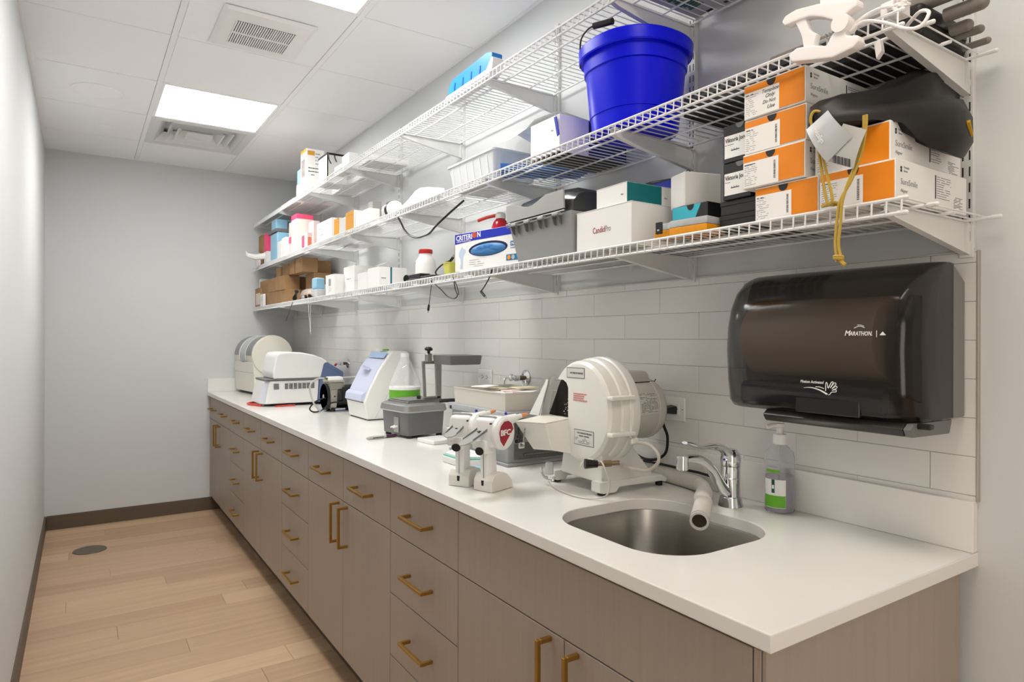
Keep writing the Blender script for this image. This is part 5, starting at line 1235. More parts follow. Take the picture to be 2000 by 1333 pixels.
part('work_table', G().hexa(lo, hi, 0.003), M_TRIM, t)
hi2 = [(p[0]*0.985+(-0.385)*0.015, p[1]*0.97+(-4.04)*0.03, p[2]+0.0002) for p in hi]
part('table_surface', G().hexa(hi2, [(a, b_, z+0.0025) for a, b_, z in hi2], 0.001), M_CREAM, t)
part('clamp_knob', G().lathe((-0.462, -4.018, 1.040), [(0.007, 0), (0.013, 0.003), (0.013, 0.012), (0.007, 0.016), (0.007, 0.024), (0.0035, 0.026), (0.0035, 0.045)], ax=(0.1, 0.2, 1), n=8), M_BLACK, t)
part('clamp_clip', G().box(-0.470, -0.452, -4.034, -4.026, 1.030, 1.046, 0.002).cyl((-0.455, -4.03, 1.045), (-0.452, -4.035, 1.085), 0.0022, n=8), M_CHROME, t)
part('pedestal', G().hexa([(-0.318, -4.020, 0.948), (-0.318, -4.200, 0.944), (-0.110, -4.190, 0.944), (-0.110, -4.020, 0.948)], [(-0.315, -4.035, 1.05), (-0.315, -4.200, 1.05), (-0.235, -4.190, 1.08), (-0.235, -4.035, 1.08)], 0.006), M_TRIM, t)
part('base_rail', G().prism([(-0.335, 0.924), (-0.318, 0.919), (-0.275, 0.919), (-0.262, 0.932), (-0.10, 0.930), (-0.085, 0.924), (-0.078, 0.936), (-0.100, 0.948), (-0.335, 0.952)], 'y', -4.212, -4.176, 0.004), M_TRIM, t)
part('base_rail', G().prism([(-0.330, 0.924), (-0.318, 0.919), (-0.290, 0.919), (-0.282, 0.930), (-0.10, 0.930), (-0.085, 0.924), (-0.078, 0.936), (-0.100, 0.948), (-0.330, 0.950)], 'y', -4.010, -3.978, 0.004), M_TRIM, t)
for x, y in ((-0.312, -4.194), (-0.310, -3.994), (-0.092, -4.190), (-0.092, -3.994)):
    part('rubber_foot', G().lathe((x, y, ZK), [(0.011, 0), (0.012, 0.002), (0.011, 0.006)] if x < -0.2 else [(0.010, 0), (0.010, 0.012)], n=16), M_RUBBER, t)
M_MOTOR = mat('motor_grey', (196, 192, 184), 0.35)
mo = part('motor', G().lathe((-0.224, DY, 1.131), [(0.070, 0), (0.086, 0.004), (0.089, 0.012), (0.089, 0.120), (0.091, 0.122), (0.091, 0.138), (0.086, 0.150), (0.070, 0.162), (0.03, 0.168), (1e-7, 0.168)], ax=(1, 0, 0), n=48), M_MOTOR, t)
part('capacitor_cover', G().hexa([(-0.210, DY-0.040, 1.198), (-0.210, DY+0.040, 1.198), (-0.085, DY+0.040, 1.198), (-0.085, DY-0.040, 1.198)], [(-0.205, DY-0.034, 1.240), (-0.205, DY+0.034, 1.240), (-0.095, DY+0.034, 1.240), (-0.095, DY-0.034, 1.240)], 0.012, seg=3), mat('cover_taupe', (186, 180, 172), 0.35), t)
g = G().tube([(-0.205, DY-0.045, 1.2095), (-0.15, DY-0.0455, 1.2085), (-0.080, DY-0.043, 1.210), (-0.076, DY-0.043, 1.216)], 0.0016, n=6); part('cover_seam', g, M_SLOT, t)
for z in (1.178, 1.082):
    part('hinge_arm', G().box(-0.335, -0.250, -4.262, -4.238, z-0.006, z+0.006, 0.004, seg=2), M_TRIM, t)
part('hinge_boss', G().box(-0.262, -0.236, -4.258, -4.242, 1.052, 1.070, 0.004), M_TRIM, t)
part('hinge_rod', G().cyl((-0.262, -4.252, 1.07), (-0.262, -4.252, 1.19), 0.0045, n=10), M_TRIM, t)
ang = lambda a, dx: (-0.224+dx, DY+0.0895*math.cos(a), 1.131+0.0895*math.sin(a))
def on_motor(name, x0, x1, a0, a1, m, par=mo, r=0.0895):
    A = [a0+(a1-a0)*i/8 for i in range(9)]
    return part(name, G().add([(x, DY+r*math.cos(a), 1.131+r*math.sin(a)) for x in (x0, x1) for a in A], [(i, i+1, 10+i, 9+i) for i in range(8)]), m, par)
pl = on_motor('rating_plate', -0.175, -0.110, PI-0.05-0.0, PI+0.62, mat('plate_grey', (205, 202, 196), 0.4)) if False else None
aa0, aa1 = PI-0.60, PI+0.10
pl = on_motor('rating_plate', -0.180, -0.108, aa0, aa1, mat('plate_grey', (208, 205, 199), 0.4))
rr = random.Random(3); g = G()
for k in range(15):
    a = aa0+(aa1-aa0)*(k+0.8)/16.5; x = -0.176
    while x < -0.114:
        w = rr.uniform(0.003, 0.012)
        if rr.random() < 0.75: g.add([(xx, DY+0.0899*math.cos(b_), 1.131+0.0899*math.sin(b_)) for xx in (x, min(x+w, -0.112)) for b_ in (a, a+0.014)], [(0, 1, 3, 2)])
        x += w+0.002
part('plate_print', g, M_INK, mo, kind='stuff', sharp=0)
g = G()
for k, (z, w) in enumerate(((1.112, 0.013), (1.096, 0.011), (1.080, 0.008))):
    a = PI + math.asin((1.131-z)/0.0895); g.add([(xx, DY+0.0900*math.cos(b_), 1.131+0.0900*math.sin(b_)) for xx in (-0.218, -0.218+w) for b_ in (a, a+0.09)], [(0, 1, 3, 2)])
part('vent_slots', g, M_SLOT, mo, kind='stuff', sharp=0)
# stickers on the front plate
def sticker(y0, y1, z0, z1, lines):
    O = Vector((-0.3322, y1, z0)); w, h = y1-y0, z1-z0
    s_ = part('sticker', plate(G(), O, FX, 0, w, 0, h, 0.0006), M_SLOT, t)
    part('sticker_field', plate(G(), O, FX, 0.0014, w-0.0014, 0.0014, h-0.0014, 0.0009), mat('sticker_silver', (214, 214, 212), 0.4), s_)
    for tx_, u, v, sz, wd in lines: text(s_, tx_, sz, O+Vector((-0.0008, -u, v)), FX, M_INK, width=wd)
    return s_, O
sticker(-4.146, -4.068, 1.224, 1.253, [('PATTERSON BRAND', 0.016, 0.0115, 0.0075, 0.056)])
s_, O = sticker(-4.185, -4.102, 1.041, 1.083, [('PATTERSON BRAND', 0.014, 0.031, 0.0068, 0.062), ('MODEL TRIMMER', 0.022, 0.0235, 0.0052, 0.042)])
part('fine_print', dashes(G(), O, FX, 0.006, 0.078, 0.004, 0.021, 4, 0.0011, 0.0013, 0, 4, 0.7), M_INK, s_, kind='stuff')
g = dashes(G(), Vector((-0.3322, -4.098, 1.160)), FX, 0.0, 0.072, 0.0, 0.024, 4, 0.0034, 0.0006, 0, 11, 1.0); part('red_warning', g, mat('faded_red', (206, 130, 124), 0.6), t, kind='stuff')
# water valve and hoses
v = part('valve', G().cyl((-0.350, -4.224, 1.006), (-0.335, -4.232, 1.0065), 0.006, n=12).cyl((-0.337, -4.231, 1.006), (-0.320, -4.240, 1.007), 0.0095, n=6).cyl((-0.322, -4.239, 1.007), (-0.300, -4.250, 1.008), 0.006, n=12), mat('old_brass', (142, 124, 98), 0.35, metal=0.9), t)
part('valve_knob', G().cyl((-0.382, -4.208, 1.007), (-0.352, -4.223, 1.006), 0.0135, 0.0095, n=14), M_BLACK, v)
part('water_hose', G().tube([(-0.300, -4.250, 1.008), (-0.270, -4.235, 0.990), (-0.240, -4.236, 0.984), (-0.235, -4.285, 0.986), (-0.232, -4.320, 1.010), (-0.235, -4.325, 1.035), (-0.24, -4.300, 1.056), (-0.245, -4.262, 1.058), (-0.25, -4.250, 1.054)], 0.0046, n=10, smooth=6), mat('hose_white', (226, 222, 212), 0.35, trans=0.2), t)
part('water_line', G().tube([(-0.345, -4.222, 1.010), (-0.350, -4.238, 1.012), (-0.350, -4.252, 0.995), (-0.345, -4.262, 0.960), (-0.352, -4.258, 0.930), (-0.372, -4.222, 0.9175), (-0.388, -4.180, 0.9168), (-0.386, -4.120, 0.9168), (-0.374, -4.065, 0.917), (-0.368, -4.035, 0.925), (-0.366, -4.018, 0.940)], 0.0022, n=8, smooth=6), M_RUBG, t)
part('water_line', G().tube([(-0.345, -4.222, 1.008), (-0.352, -4.190, 1.013), (-0.350, -4.160, 1.000), (-0.345, -4.145, 0.985)], 0.0020, n=8, smooth=6), M_WHITE, t)
part('spray_cup', G().lathe((-0.362, -4.026, 0.946), [(0.0125, 0), (0.0125, 0.026), (0.0095, 0.034), (0.0085, 0.034), (0.0115, 0.025), (0.0115, 0.002)], n=16), M_FROST, t)
part('tube_clip', G().tube([(-0.368, -3.992, 0.958), (-0.372, -4.000, 0.962), (-0.374, -4.012, 0.944), (-0.372, -4.026, 0.932), (-0.36, -4.040, 0.930), (-0.352, -4.036, 0.938)], 0.0035, n=8, smooth=3), M_CHROME, t)
# power cord and plug
g = G().tube([(-0.040, -4.150, 1.098), (-0.040, -4.160, 1.075), (-0.038, -4.172, 1.045), (-0.040, -4.168, 1.000), (-0.040, -4.135, 0.975), (-0.038, -4.085, 0.966), (-0.036, -4.040, 0.975), (-0.038, -4.010, 1.000)], 0.0042, n=8, smooth=6)
t2 = thing('power_plug', 'black power plug in the right outlet with cord curving down behind the trimmer', 'plug', (-0.03, -4.18, 1.12))
part('cord', g, M_RUBBER, t2)
part('plug_body', G().hexa([(-0.018, -4.192, 1.112), (-0.018, -4.192, 1.136), (-0.018, -4.168, 1.140), (-0.018, -4.168, 1.110)], [(-0.058, -4.176, 1.118), (-0.058, -4.176, 1.130), (-0.050, -4.146, 1.130), (-0.050, -4.146, 1.112)], 0.003).cyl((-0.052, -4.160, 1.122), (-0.042, -4.150, 1.100), 0.0065, 0.005, n=10), M_BLACK, t2)
part('plug_prongs', G().box(-0.0185, -0.0150, -4.186, -4.176, 1.118, 1.130), M_ALU, t2)
g = G().tube([(-0.050, -4.085, 0.962), (-0.044, -4.13, 0.962), (-0.044, -4.19, 0.962), (-0.046, -4.26, 0.962), (-0.048, -4.31, 0.962), (-0.050, -4.36, 0.955), (-0.052, -4.40, 0.925), (-0.052, -4.425, 0.9186)], 0.0036, n=8, smooth=6)
solo('black_cable', g, M_RUBBER, 'black cable running over the corrugated hose to behind the faucet', 'cable')

# corrugated drain hose
path = catmull([Vector(p) for p in [(-0.048, -4.04, 0.936), (-0.046, -4.12, 0.9355), (-0.048, -4.20, 0.9355), (-0.055, -4.262, 0.9355), (-0.068, -4.318, 0.9355), (-0.094, -4.355, 0.9355), (-0.140, -4.395, 0.9355), (-0.19, -4.43, 0.936), (-0.245, -4.482, 0.944), (-0.305, -4.528, 0.945), (-0.352, -4.562, 0.938)]], 66)
n_ = len(path); g = G()
rfn = lambda q: 0.0186 + (0.0024 if not (0.40 < q < 0.58) else 0.0004)*math.sin(q*n_*2*PI/6)
g.tube(path, rfn, n=18)
g2 = G(); fs = [f for f in g.f if len(f) == 4]; g2.v = g.v; g2.f = fs; g2.m = [0]*len(fs)
e = path[-1]; d = (path[-1]-path[-2]).normalized()
g2.lathe(e, [(0.0190, 0.0), (0.0205, 0.001), (0.0205, 0.008), (0.0160, 0.008), (0.0150, 0.0), (0.0150, -0.06), (1e-7, -0.06)], ax=d, n=24)
t = thing('drain_hose', 'grey corrugated drain hose draped over the sink rim', 'hose', (-0.2, -4.35, ZK))
part('corrugated_tube', g2, M_RUBG, t, sharp=75)
part('hose_bore', G().lathe(e, [(0.0148, 0.004), (0.0148, -0.055), (1e-7, -0.055)], ax=d, n=20), mat('bore_dark', (52, 40, 26), 0.8), t)

# ---------------- mixing guns
def gun(name_label, M, tip, logo):
    o = M @ Vector((0.0335, 0.045, 0)); az = math.atan2(M[1][0], M[0][0])
    t = thing('mixing_gun', name_label, 'dispensing gun', o, az, 'white dispensing guns on stands')
    WM[t.name] = Matrix.Translation(o) @ Matrix.Rotation(az, 4, 'Z')
    w = 0.067
    side = [(0.0, 0.0), (0.0, 0.030), (0.012, 0.047), (0.040, 0.052), (0.068, 0.043), (0.088, 0.024), (0.094, 0.006), (0.094, 0.0)]
    ft = part('foot', G().hexa([(0.0, y, z) for y, z in side], [(w, y, z) for y, z in side], 0.006, seg=3, M=M), mat('gun_foot', (228, 225, 218), 0.4), t)
    part('foot_slot', G().prism([(0.030, 0.016), (0.037, 0.016), (0.038, 0.030), (0.029, 0.030)], 'y', -0.0008, 0.004, M=M), M_SLOT, ft)
    part('post', G().hexa([(0.020, 0.006, 0.030), (0.047, 0.006, 0.030), (0.047, 0.048, 0.030), (0.020, 0.048, 0.030)], [(0.017, 0.004, 0.125), (0.050, 0.004, 0.125), (0.050, 0.040, 0.125), (0.017, 0.040, 0.125)], 0.005, seg=2, M=M), M_WHITE, t)
    part('post_seam', G().box(0.0330, 0.0338, 0.0030, 0.006, 0.035, 0.118, M=M), M_GREYP, t)
    hd = part('head', G().hexa([(-0.004, -0.004, 0.122), (0.071, -0.004, 0.122), (0.071, 0.072, 0.122), (-0.004, 0.072, 0.122)], [(-0.001, 0.006, 0.200), (0.068, 0.006, 0.200), (0.066, 0.070, 0.204), (0.0, 0.070, 0.204)], 0.011, seg=3, M=M), M_WHITE, t)
    part('lower_block', G().box(0.016, 0.052, -0.012, 0.030, 0.103, 0.140, 0.006, seg=2, M=M), M_WHITE, t)
    part('side_lobe', G().hexa([(-0.006, 0.0, 0.112), (0.012, 0.0, 0.112), (0.012, 0.03, 0.112), (-0.006, 0.03, 0.112)], [(-0.008, -0.004, 0.165), (0.012, -0.004, 0.165), (0.012, 0.03, 0.165), (-0.008, 0.03, 0.165)], 0.006, M=M), M_WHITE, t)
    part('black_mouth', G().lathe(M @ Vector((0.034, -0.013, 0.112)), [(0.011, 0), (0.011, 0.0025), (1e-7, 0.003)], ax=M.to_3x3() @ Vector((0, -1, 0)), n=16, sx=1.3), M_SLOT, t)
    tz = lambda y: 0.166 + (y+0.004)*0.34
    tongue = [(0.014, 0.0), (0.052, 0.0), (0.052, -0.050), (0.046, -0.068), (0.033, -0.076), (0.020, -0.068), (0.014, -0.050)]
    L = tip
    tp = [(x, y*L) for x, y in tongue]
    tg_ = part('tongue', G().hexa([(x, y-0.004, tz(y)-0.003) for x, y in tp], [(x, y-0.004, tz(y)) for x, y in tp], 0.001, M=M), mat('gun_grey', (160, 162, 160), 0.4), t)
    for x in (0.014, 0.050): part('tongue_rail', G().hexa([(x, -0.002, tz(0)-0.001), (x+0.002, -0.002, tz(0)-0.001), (x+0.002, -0.052*L, tz(-0.050*L)-0.001), (x, -0.052*L, tz(-0.050*L)-0.001)], [(x, -0.002, tz(0)+0.006), (x+0.002, -0.002, tz(0)+0.006), (x+0.002, -0.052*L, tz(-0.05*L)+0.003), (x, -0.052*L, tz(-0.05*L)+0.003)], 0, M=M), mat('gun_grey_dark', (118, 120, 116), 0.4), tg_)
    part('tongue_slot', G().box(0.030, 0.036, -0.018*L, -0.004, tz(-0.01)+0.001, tz(-0.01)+0.0025, M=M), M_SLOT, tg_)
    part('top_band', G().tube([M @ Vector(p) for p in ((0.004, 0.020, 0.203), (0.030, 0.022, 0.2045), (0.060, 0.024, 0.203), (0.069, 0.026, 0.190), (0.072, 0.030, 0.165))], 0.0028, n=6, smooth=4), mat('gun_grey', (160, 162, 160), 0.4), t)
    part('screw', G().lathe(M @ Vector((0.064, 0.001, 0.188)), [(0.0022, 0), (0.0022, 0.006)], ax=M.to_3x3() @ Vector((0, -1, 0)), n=10), M_SLOT, t)
    part('nozzle_body', G().cyl(M @ Vector((0.034, 0.066, 0.180)), M @ Vector((0.052, 0.125, 0.192)), 0.018, 0.012, n=20), M_WHITE, t)
    nz = part('nozzle', G().cyl(M @ Vector((0.052, 0.125, 0.192)), M @ Vector((0.056, 0.142, 0.196)), 0.008, 0.007, n=14), M_WHITE, t)
    part('nozzle_tip', G().cyl(M @ Vector((0.056, 0.142, 0.196)), M @ Vector((0.064, 0.165, 0.200)), 0.0065, 0.0035, n=12), mat('tip_orange', (232, 150, 84), 0.4), nz)
    part('blue_button', G().ball(M @ Vector((0.036, 0.098, 0.205)), 0.0045, 8), M_RBLUE, t)
    sd = part('side_drum', G().lathe(M @ Vector((0.070, 0.036, 0.160)), [(0.046, -0.002), (0.046, 0.010), (0.040, 0.017), (0.036, 0.018), (1e-7, 0.018)], ax=M.to_3x3() @ Vector((1, 0, 0)), n=32, sx=0.92), M_WHITE, t)
    if logo:
        F = M @ Matrix.Translation((0.0885, 0.036, 0.160))
        R, U = M.to_3x3() @ Vector((0, 1, 0)), Vector((0, 0, 1)); F0 = M @ Vector((0.0882, 0.036, 0.160))
        arc = [(0.033*math.cos(a), 0.035*math.sin(a)) for a in [math.radians(50+i*13) for i in range(12)]]
        pts = arc + [(-0.012, -0.034), (0.026, 0.010)]
        pts = [(-0.031, 0.004), (-0.024, 0.022), (-0.010, 0.033), (0.008, 0.034), (0.022, 0.026), (0.030, 0.010), (-0.012, -0.034), (-0.026, -0.018)]
        lg = part('red_logo', G().prism(pts, 'z', 0, 0.0006, M=frame(F0, R, U)), mat('logo_red', (160, 30, 52), 0.4), sd) if False else part('red_logo', G().prism(pts, 'z', 0, 0.0006, M=frame(F0, R, U)), mat('logo_red', (160, 30, 52), 0.4), t)
        text(lg, 'BFC', 0.021, F0 - R*0.026 + U*(-0.004) + R.cross(U)*0.0006, (R, U), M_PAPER, bold=0.03, width=0.042, space=0.9)
        text(lg, 'mini', 0.006, F0 - R*0.012 + U*(-0.014) + R.cross(U)*0.0006, (R, U), M_PAPER) if False else None
    return t
def placed(p, q):
    """frame whose local x runs from p to q on the worktop, local y away from the viewer"""
    a = math.atan2(q[1]-p[1], q[0]-p[0]); return Matrix.Translation((p[0], p[1], ZK)) @ Matrix.Rotation(a, 4, 'Z')
gun('white dispensing gun on stand, left one with short grey tongue', placed((-0.606, -3.872), (-0.572, -3.930)), 0.75, False)
gun('white dispensing gun on stand, right one with red round logo', placed((-0.573, -3.958), (-0.552, -4.021)), 1.15, True)

# ---------------- grey drawer unit with beige tray
t = thing('drawer_unit', 'grey two-tier storage drawer unit with smoky drawer front behind the guns', 'drawers', (-0.19, -3.56, ZK))
part('case', G().box(-0.318, -0.050, -3.740, -3.350, ZK+0.006, 1.080, 0.008, seg=2), M_GREYP, t)
part('top_rim', G().box(-0.330, -0.045, -3.755, -3.338, 1.070, 1.094, 0.006, seg=2), mat('rim_grey', (172, 176, 180), 0.4), t)
part('rim_notch', G().box(-0.3315, -0.329, -3.375, -3.362, 1.072, 1.084), M_SLOT, t)
for y in (-3.741,): 
    d_ = part('drawer', G().box(-0.295, -0.075, y-0.004, y, 0.935, 0.990, 0.002), mat('drawer_smoke', (92, 90, 86), 0.12), t); part('drawer_lip', G().box(-0.26, -0.11, y-0.010, y-0.004, 0.948, 0.952, 0.001), M_GREYD, d_)
    d_ = part('drawer', G().box(-0.295, -0.075, y-0.004, y, 1.002, 1.060, 0.002), mat('drawer_smoke', (92, 90, 86), 0.12), t); part('drawer_lip', G().box(-0.26, -0.11, y-0.010, y-0.004, 1.015, 1.019, 0.001), M_GREYD, d_)
part('plinth', G().box(-0.325, -0.045, -3.750, -3.345, ZK, ZK+0.010, 0.002), M_GREYP, t)
c = (-0.195, -3.558, 1.0945)
t = thing('beige_tray', 'open beige tray of packets and papers on top of the grey drawers', 'tray', c)
def tr(dx, dy, z): return [(c[0]+x, c[1]+y, c[2]+z) for x, y in rrect(-dx, dx, -dy, dy, 0.006, 2)]
part('tray', G().loft([tr(0.128, 0.174, 0), tr(0.131, 0.178, 0.055), tr(0.133, 0.180, 0.057), tr(0.133, 0.180, 0.060), tr(0.127, 0.174, 0.060), tr(0.124, 0.170, 0.004)]), mat('beige_plastic', (214, 209, 200), 0.45), t)
rr = random.Random(5)
for k in range(9):
    x, y = c[0]+rr.uniform(-0.08, 0.06), c[1]+rr.uniform(-0.12, 0.12); a = rr.uniform(0, 3)
    m_ = [M_PAPER, M_CREAM, M_PAPER, mat('packet_cream', (224, 214, 176), 0.5), M_PALEPINK][k % 5]
    g = G().box(-0.045, 0.045, -0.03, 0.03, 0.0, 0.0030, 0.001, M=Matrix.Translation((x, y, c[2]+0.040+0.0034*k)) @ Matrix.Rotation(a, 4, 'Z'))
    solo('packet', g, m_, ['white paper packet in the beige tray, lowest', 'cream packet in the beige tray', 'white packet in the beige tray near its rim', 'yellowish packet in the beige tray', 'pinkish packet in the beige tray, middle of the heap', 'white packet lying across the heap in the tray', 'cream packet high on the heap in the tray', 'white packet just under the top one in the tray', 'topmost yellowish packet on the heap in the tray'][k], 'packet', 'packets in the beige tray')
g = G().box(-0.06, 0.06, -0.10, 0.10, 0, 0.036, 0.002, M=Matrix.Translation((c[0], c[1], c[2]+0.0042))); solo('packet', g, M_PAPER, 'thick paper bundle filling the beige tray below the loose packets', 'packet')

# valves on the wall
def wall_valve(y, z, label, red, s=1.0):
    t = thing('wall_valve', label, 'valve', (-0.008, y, z))
    part('flange', G().lathe((-0.009, y, z), [(0.032, 0), (0.031, 0.003), (0.020, 0.009), (0.010, 0.012)], ax=(-1, 0, 0), n=28), M_CHROME, t)
    part('stub_pipe', G().cyl((-0.018, y, z), (-0.045, y, z), 0.0095, n=16), mat('copper_pipe', (120, 96, 82), 0.45, metal=0.7), t)
    part('valve_body', G().lathe((-0.043, y, z), [(0.0115, 0), (0.0125, 0.003), (0.0125, 0.018), (0.0085, 0.020), (0.0085, 0.032), (0.0105, 0.034), (0.0105, 0.042), (0.006, 0.045)], ax=(-1, 0, 0), n=14), M_CHROME, t)
    if red: part('cap', G().cyl((-0.086, y+0.003, z-0.005), (-0.096, y+0.006, z-0.014), 0.0075, n=12), M_RED, t)
    else:
        part('outlet_neck', G().tube([(-0.086, y, z), (-0.100, y, z+0.002), (-0.110, y, z-0.006), (-0.112, y, z-0.022)], 0.0042, n=10, smooth=4), M_CHROME, t)
        part('knob', G().box(-0.082, -0.070, y-0.007, y+0.007, z+0.010, z+0.018, 0.003), M_CHROME, t)
wall_valve(-1.322, 1.166, 'chrome wall valve with red cap behind the compressor', True)
wall_valve(-3.395, 1.178, 'chrome gas valve with round flange behind the beige tray', False)

# small things round the guns
g = G().box(-0.335, -0.225, -3.215, -3.095, ZK, ZK+0.016, 0.002, M=rotz(-0.28, -3.15, 0.12)); solo('white_pad', g, M_WHITE, 'flat white block between the vacuum former and the guns', 'block')
t = thing('shallow_dish', 'low white dish with teal edged papers behind the guns', 'dish', (-0.36, -3.60, ZK))
dish = [(-0.455, -3.545), (-0.452, -3.662), (-0.36, -3.715), (-0.342, -3.60), (-0.345, -3.46)]
part('dish', G().hexa([(x, y, ZK) for x, y in dish], [(x*1.0-0.004, y, ZK+0.022) for x, y in dish], 0.003), M_WHITE, t)
def shr(P, k): 
    cx = sum(p[0] for p in P)/len(P); cy = sum(p[1] for p in P)/len(P); return [(cx+(x-cx)*k, cy+(y-cy)*k) for x, y in P]
solo('teal_sheet', G().prism(shr(dish, 0.97), 'z', ZK+0.0225, ZK+0.0262), mat('teal_mint', (120, 196, 184), 0.5), 'mint teal sheet lying in the low white dish', 'sheet')
solo('white_sheet', G().prism(shr(dish, 0.88), 'z', ZK+0.0265, ZK+0.032), M_PAPER, 'white paper stack on the mint teal sheet', 'paper')
solo('blue_wrap', G().hexa([(-0.432, -3.725, ZK), (-0.402, -3.745, ZK), (-0.388, -3.722, ZK), (-0.418, -3.700, ZK)], [(-0.428, -3.725, ZK+0.006), (-0.404, -3.742, ZK+0.008), (-0.392, -3.722, ZK+0.006), (-0.416, -3.704, ZK+0.009)], 0.001), M_LBLUE, 'small pale blue wrapper on the worktop between the two guns', 'wrapper')
# marker
t = thing('marker_pen', 'grey marker pen with dark purple cap lying on the worktop', 'pen', (-0.43, -2.95, ZK), 0)
p, q = Vector((-0.502, -2.957, ZK+0.0072)), Vector((-0.362, -2.939, ZK+0.0072)); d = q-p
part('barrel', G().lathe(p, [(0.003, 0), (0.0062, 0.006), (0.0068, 0.02), (0.0068, d.length*0.64)], ax=d, n=14), M_GREYL, t)
part('cap', G().lathe(p+d*0.64, [(0.0072, 0), (0.0072, d.length*0.30), (0.005, d.length*0.36)], ax=d, n=14), mat('purple_cap', (70, 40, 64), 0.4), t)
part('print', dashes(G(), p+d*0.2+Vector((0, -0.0070, -0.003)), (d.normalized(), Vector((0, 0, 1))), 0, 0.05, 0, 0.005, 1, 0.0035, 0.0006, 0, 2, 1.0), M_INK, t, kind='stuff')

# ---------------- vacuum former
t = thing('vacuum_former', 'dark grey vacuum former with raised frame and swung heater plate', 'vacuum former', (-0.25, -2.93, ZK))
M = rotz(-0.358, -3.034, 0.10)
def rq(x0, x1, y0, y1, r, z): return [tuple(M @ Vector((x, y, z))) for x, y in rrect(x0, x1, y0, y1, r, 2)]
part('tub', G().loft([rq(-0.350, -0.168, -3.026, -2.810, 0.02, 0.926), rq(-0.356, -0.162, -3.032, -2.804, 0.024, 1.026)]), M_GREYD, t)
part('metal_collar', G().loft([rq(-0.362, -0.156, -3.038, -2.798, 0.03, 1.022), rq(-0.366, -0.152, -3.042, -2.794, 0.03, 1.028), rq(-0.362, -0.156, -3.038, -2.798, 0.03, 1.050), rq(-0.345, -0.172, -3.020, -2.815, 0.025, 1.060)]), M_ALU, t)
part('vacuum_plate', G().box(-0.335, -0.180, -3.005, -2.830, 1.060, 1.066, 0.001, M=M), mat('plate_metal', (150, 150, 148), 0.4, metal=0.8), t)
part('clamp_plate', G().box(-0.325, -0.168, -2.995, -2.840, 1.0665, 1.071, 0.001, M=M), mat('plate_metal', (150, 150, 148), 0.4, metal=0.8), t)
for x, y in ((-0.33, -3.01), (-0.33, -2.83), (-0.185, -3.01), (-0.185, -2.83)): part('rubber_foot', G().lathe(M @ Vector((x, y, ZK)), [(0.013, 0), (0.013, 0.013)], n=14), M_RUBBER, t)
sw = part('switch_panel', G().box(-0.3575, -0.355, -2.965, -2.925, 0.935, 1.000, 0.001, M=M), M_ALU, t)
for y in (-2.935, -2.954): part('toggle', G().cyl(M @ Vector((-0.357, y, 0.962)), M @ Vector((-0.376, y+0.003, 0.956)), 0.0035, n=8), M_WHITE, sw)
FY_ = -2.965
M_FR = mat('cast_alloy', (158, 158, 154), 0.4, metal=0.8)
part('frame_post', G().hexa([(-0.247, FY_-0.005, 1.072), (-0.236, FY_-0.005, 1.072), (-0.236, FY_+0.005, 1.072), (-0.247, FY_+0.005, 1.072)], [(-0.256, FY_-0.005, 1.232), (-0.244, FY_-0.005, 1.232), (-0.244, FY_+0.005, 1.232), (-0.256, FY_+0.005, 1.232)]), M_FR, t)
part('frame_post', G().hexa([(-0.186, FY_-0.007, 1.072), (-0.170, FY_-0.007, 1.072), (-0.170, FY_+0.007, 1.072), (-0.186, FY_+0.007, 1.072)], [(-0.193, FY_-0.007, 1.232), (-0.177, FY_-0.007, 1.232), (-0.177, FY_+0.007, 1.232), (-0.193, FY_+0.007, 1.232)]), M_FR, t)
part('frame_bar', G().box(-0.256, -0.172, FY_-0.007, FY_+0.007, 1.222, 1.236, 0.002), M_FR, t)
part('frame_bar', G().box(-0.250, -0.165, FY_-0.007, FY_+0.007, 1.071, 1.082, 0.002), M_FR, t)
part('back_rod', G().cyl((-0.158, FY_+0.02, 1.06), (-0.158, FY_+0.02, 1.24), 0.006, n=12), M_FR, t)
part('slide_block', G().box(-0.238, -0.212, FY_-0.012, FY_+0.014, 1.232, 1.268, 0.004), M_FR, t)
part('lock_knob', G().lathe((-0.224, FY_, 1.268), [(0.006, 0), (0.007, 0.010), (0.017, 0.014), (0.018, 0.022), (0.012, 0.028), (1e-7, 0.029)], ax=(-0.1, -0.1, 1), n=14), M_BLACK, t)
part('lever', G().cyl((-0.200, -3.02, 1.066), (-0.128, -3.050, 1.068), 0.008, n=14).cyl((-0.262, -2.93, 1.078), (-0.25, -2.94, 1.078), 0.008, n=10), M_BLACK, t)
part('heater_plate', G().hexa([(-0.205, -3.130, 1.222), (-0.060, -3.130, 1.222), (-0.060, -2.975, 1.222), (-0.205, -2.975, 1.222)], [(-0.210, -3.135, 1.262), (-0.055, -3.135, 1.262), (-0.055, -2.970, 1.262), (-0.210, -2.970, 1.262)], 0.005), M_GREYD, t)

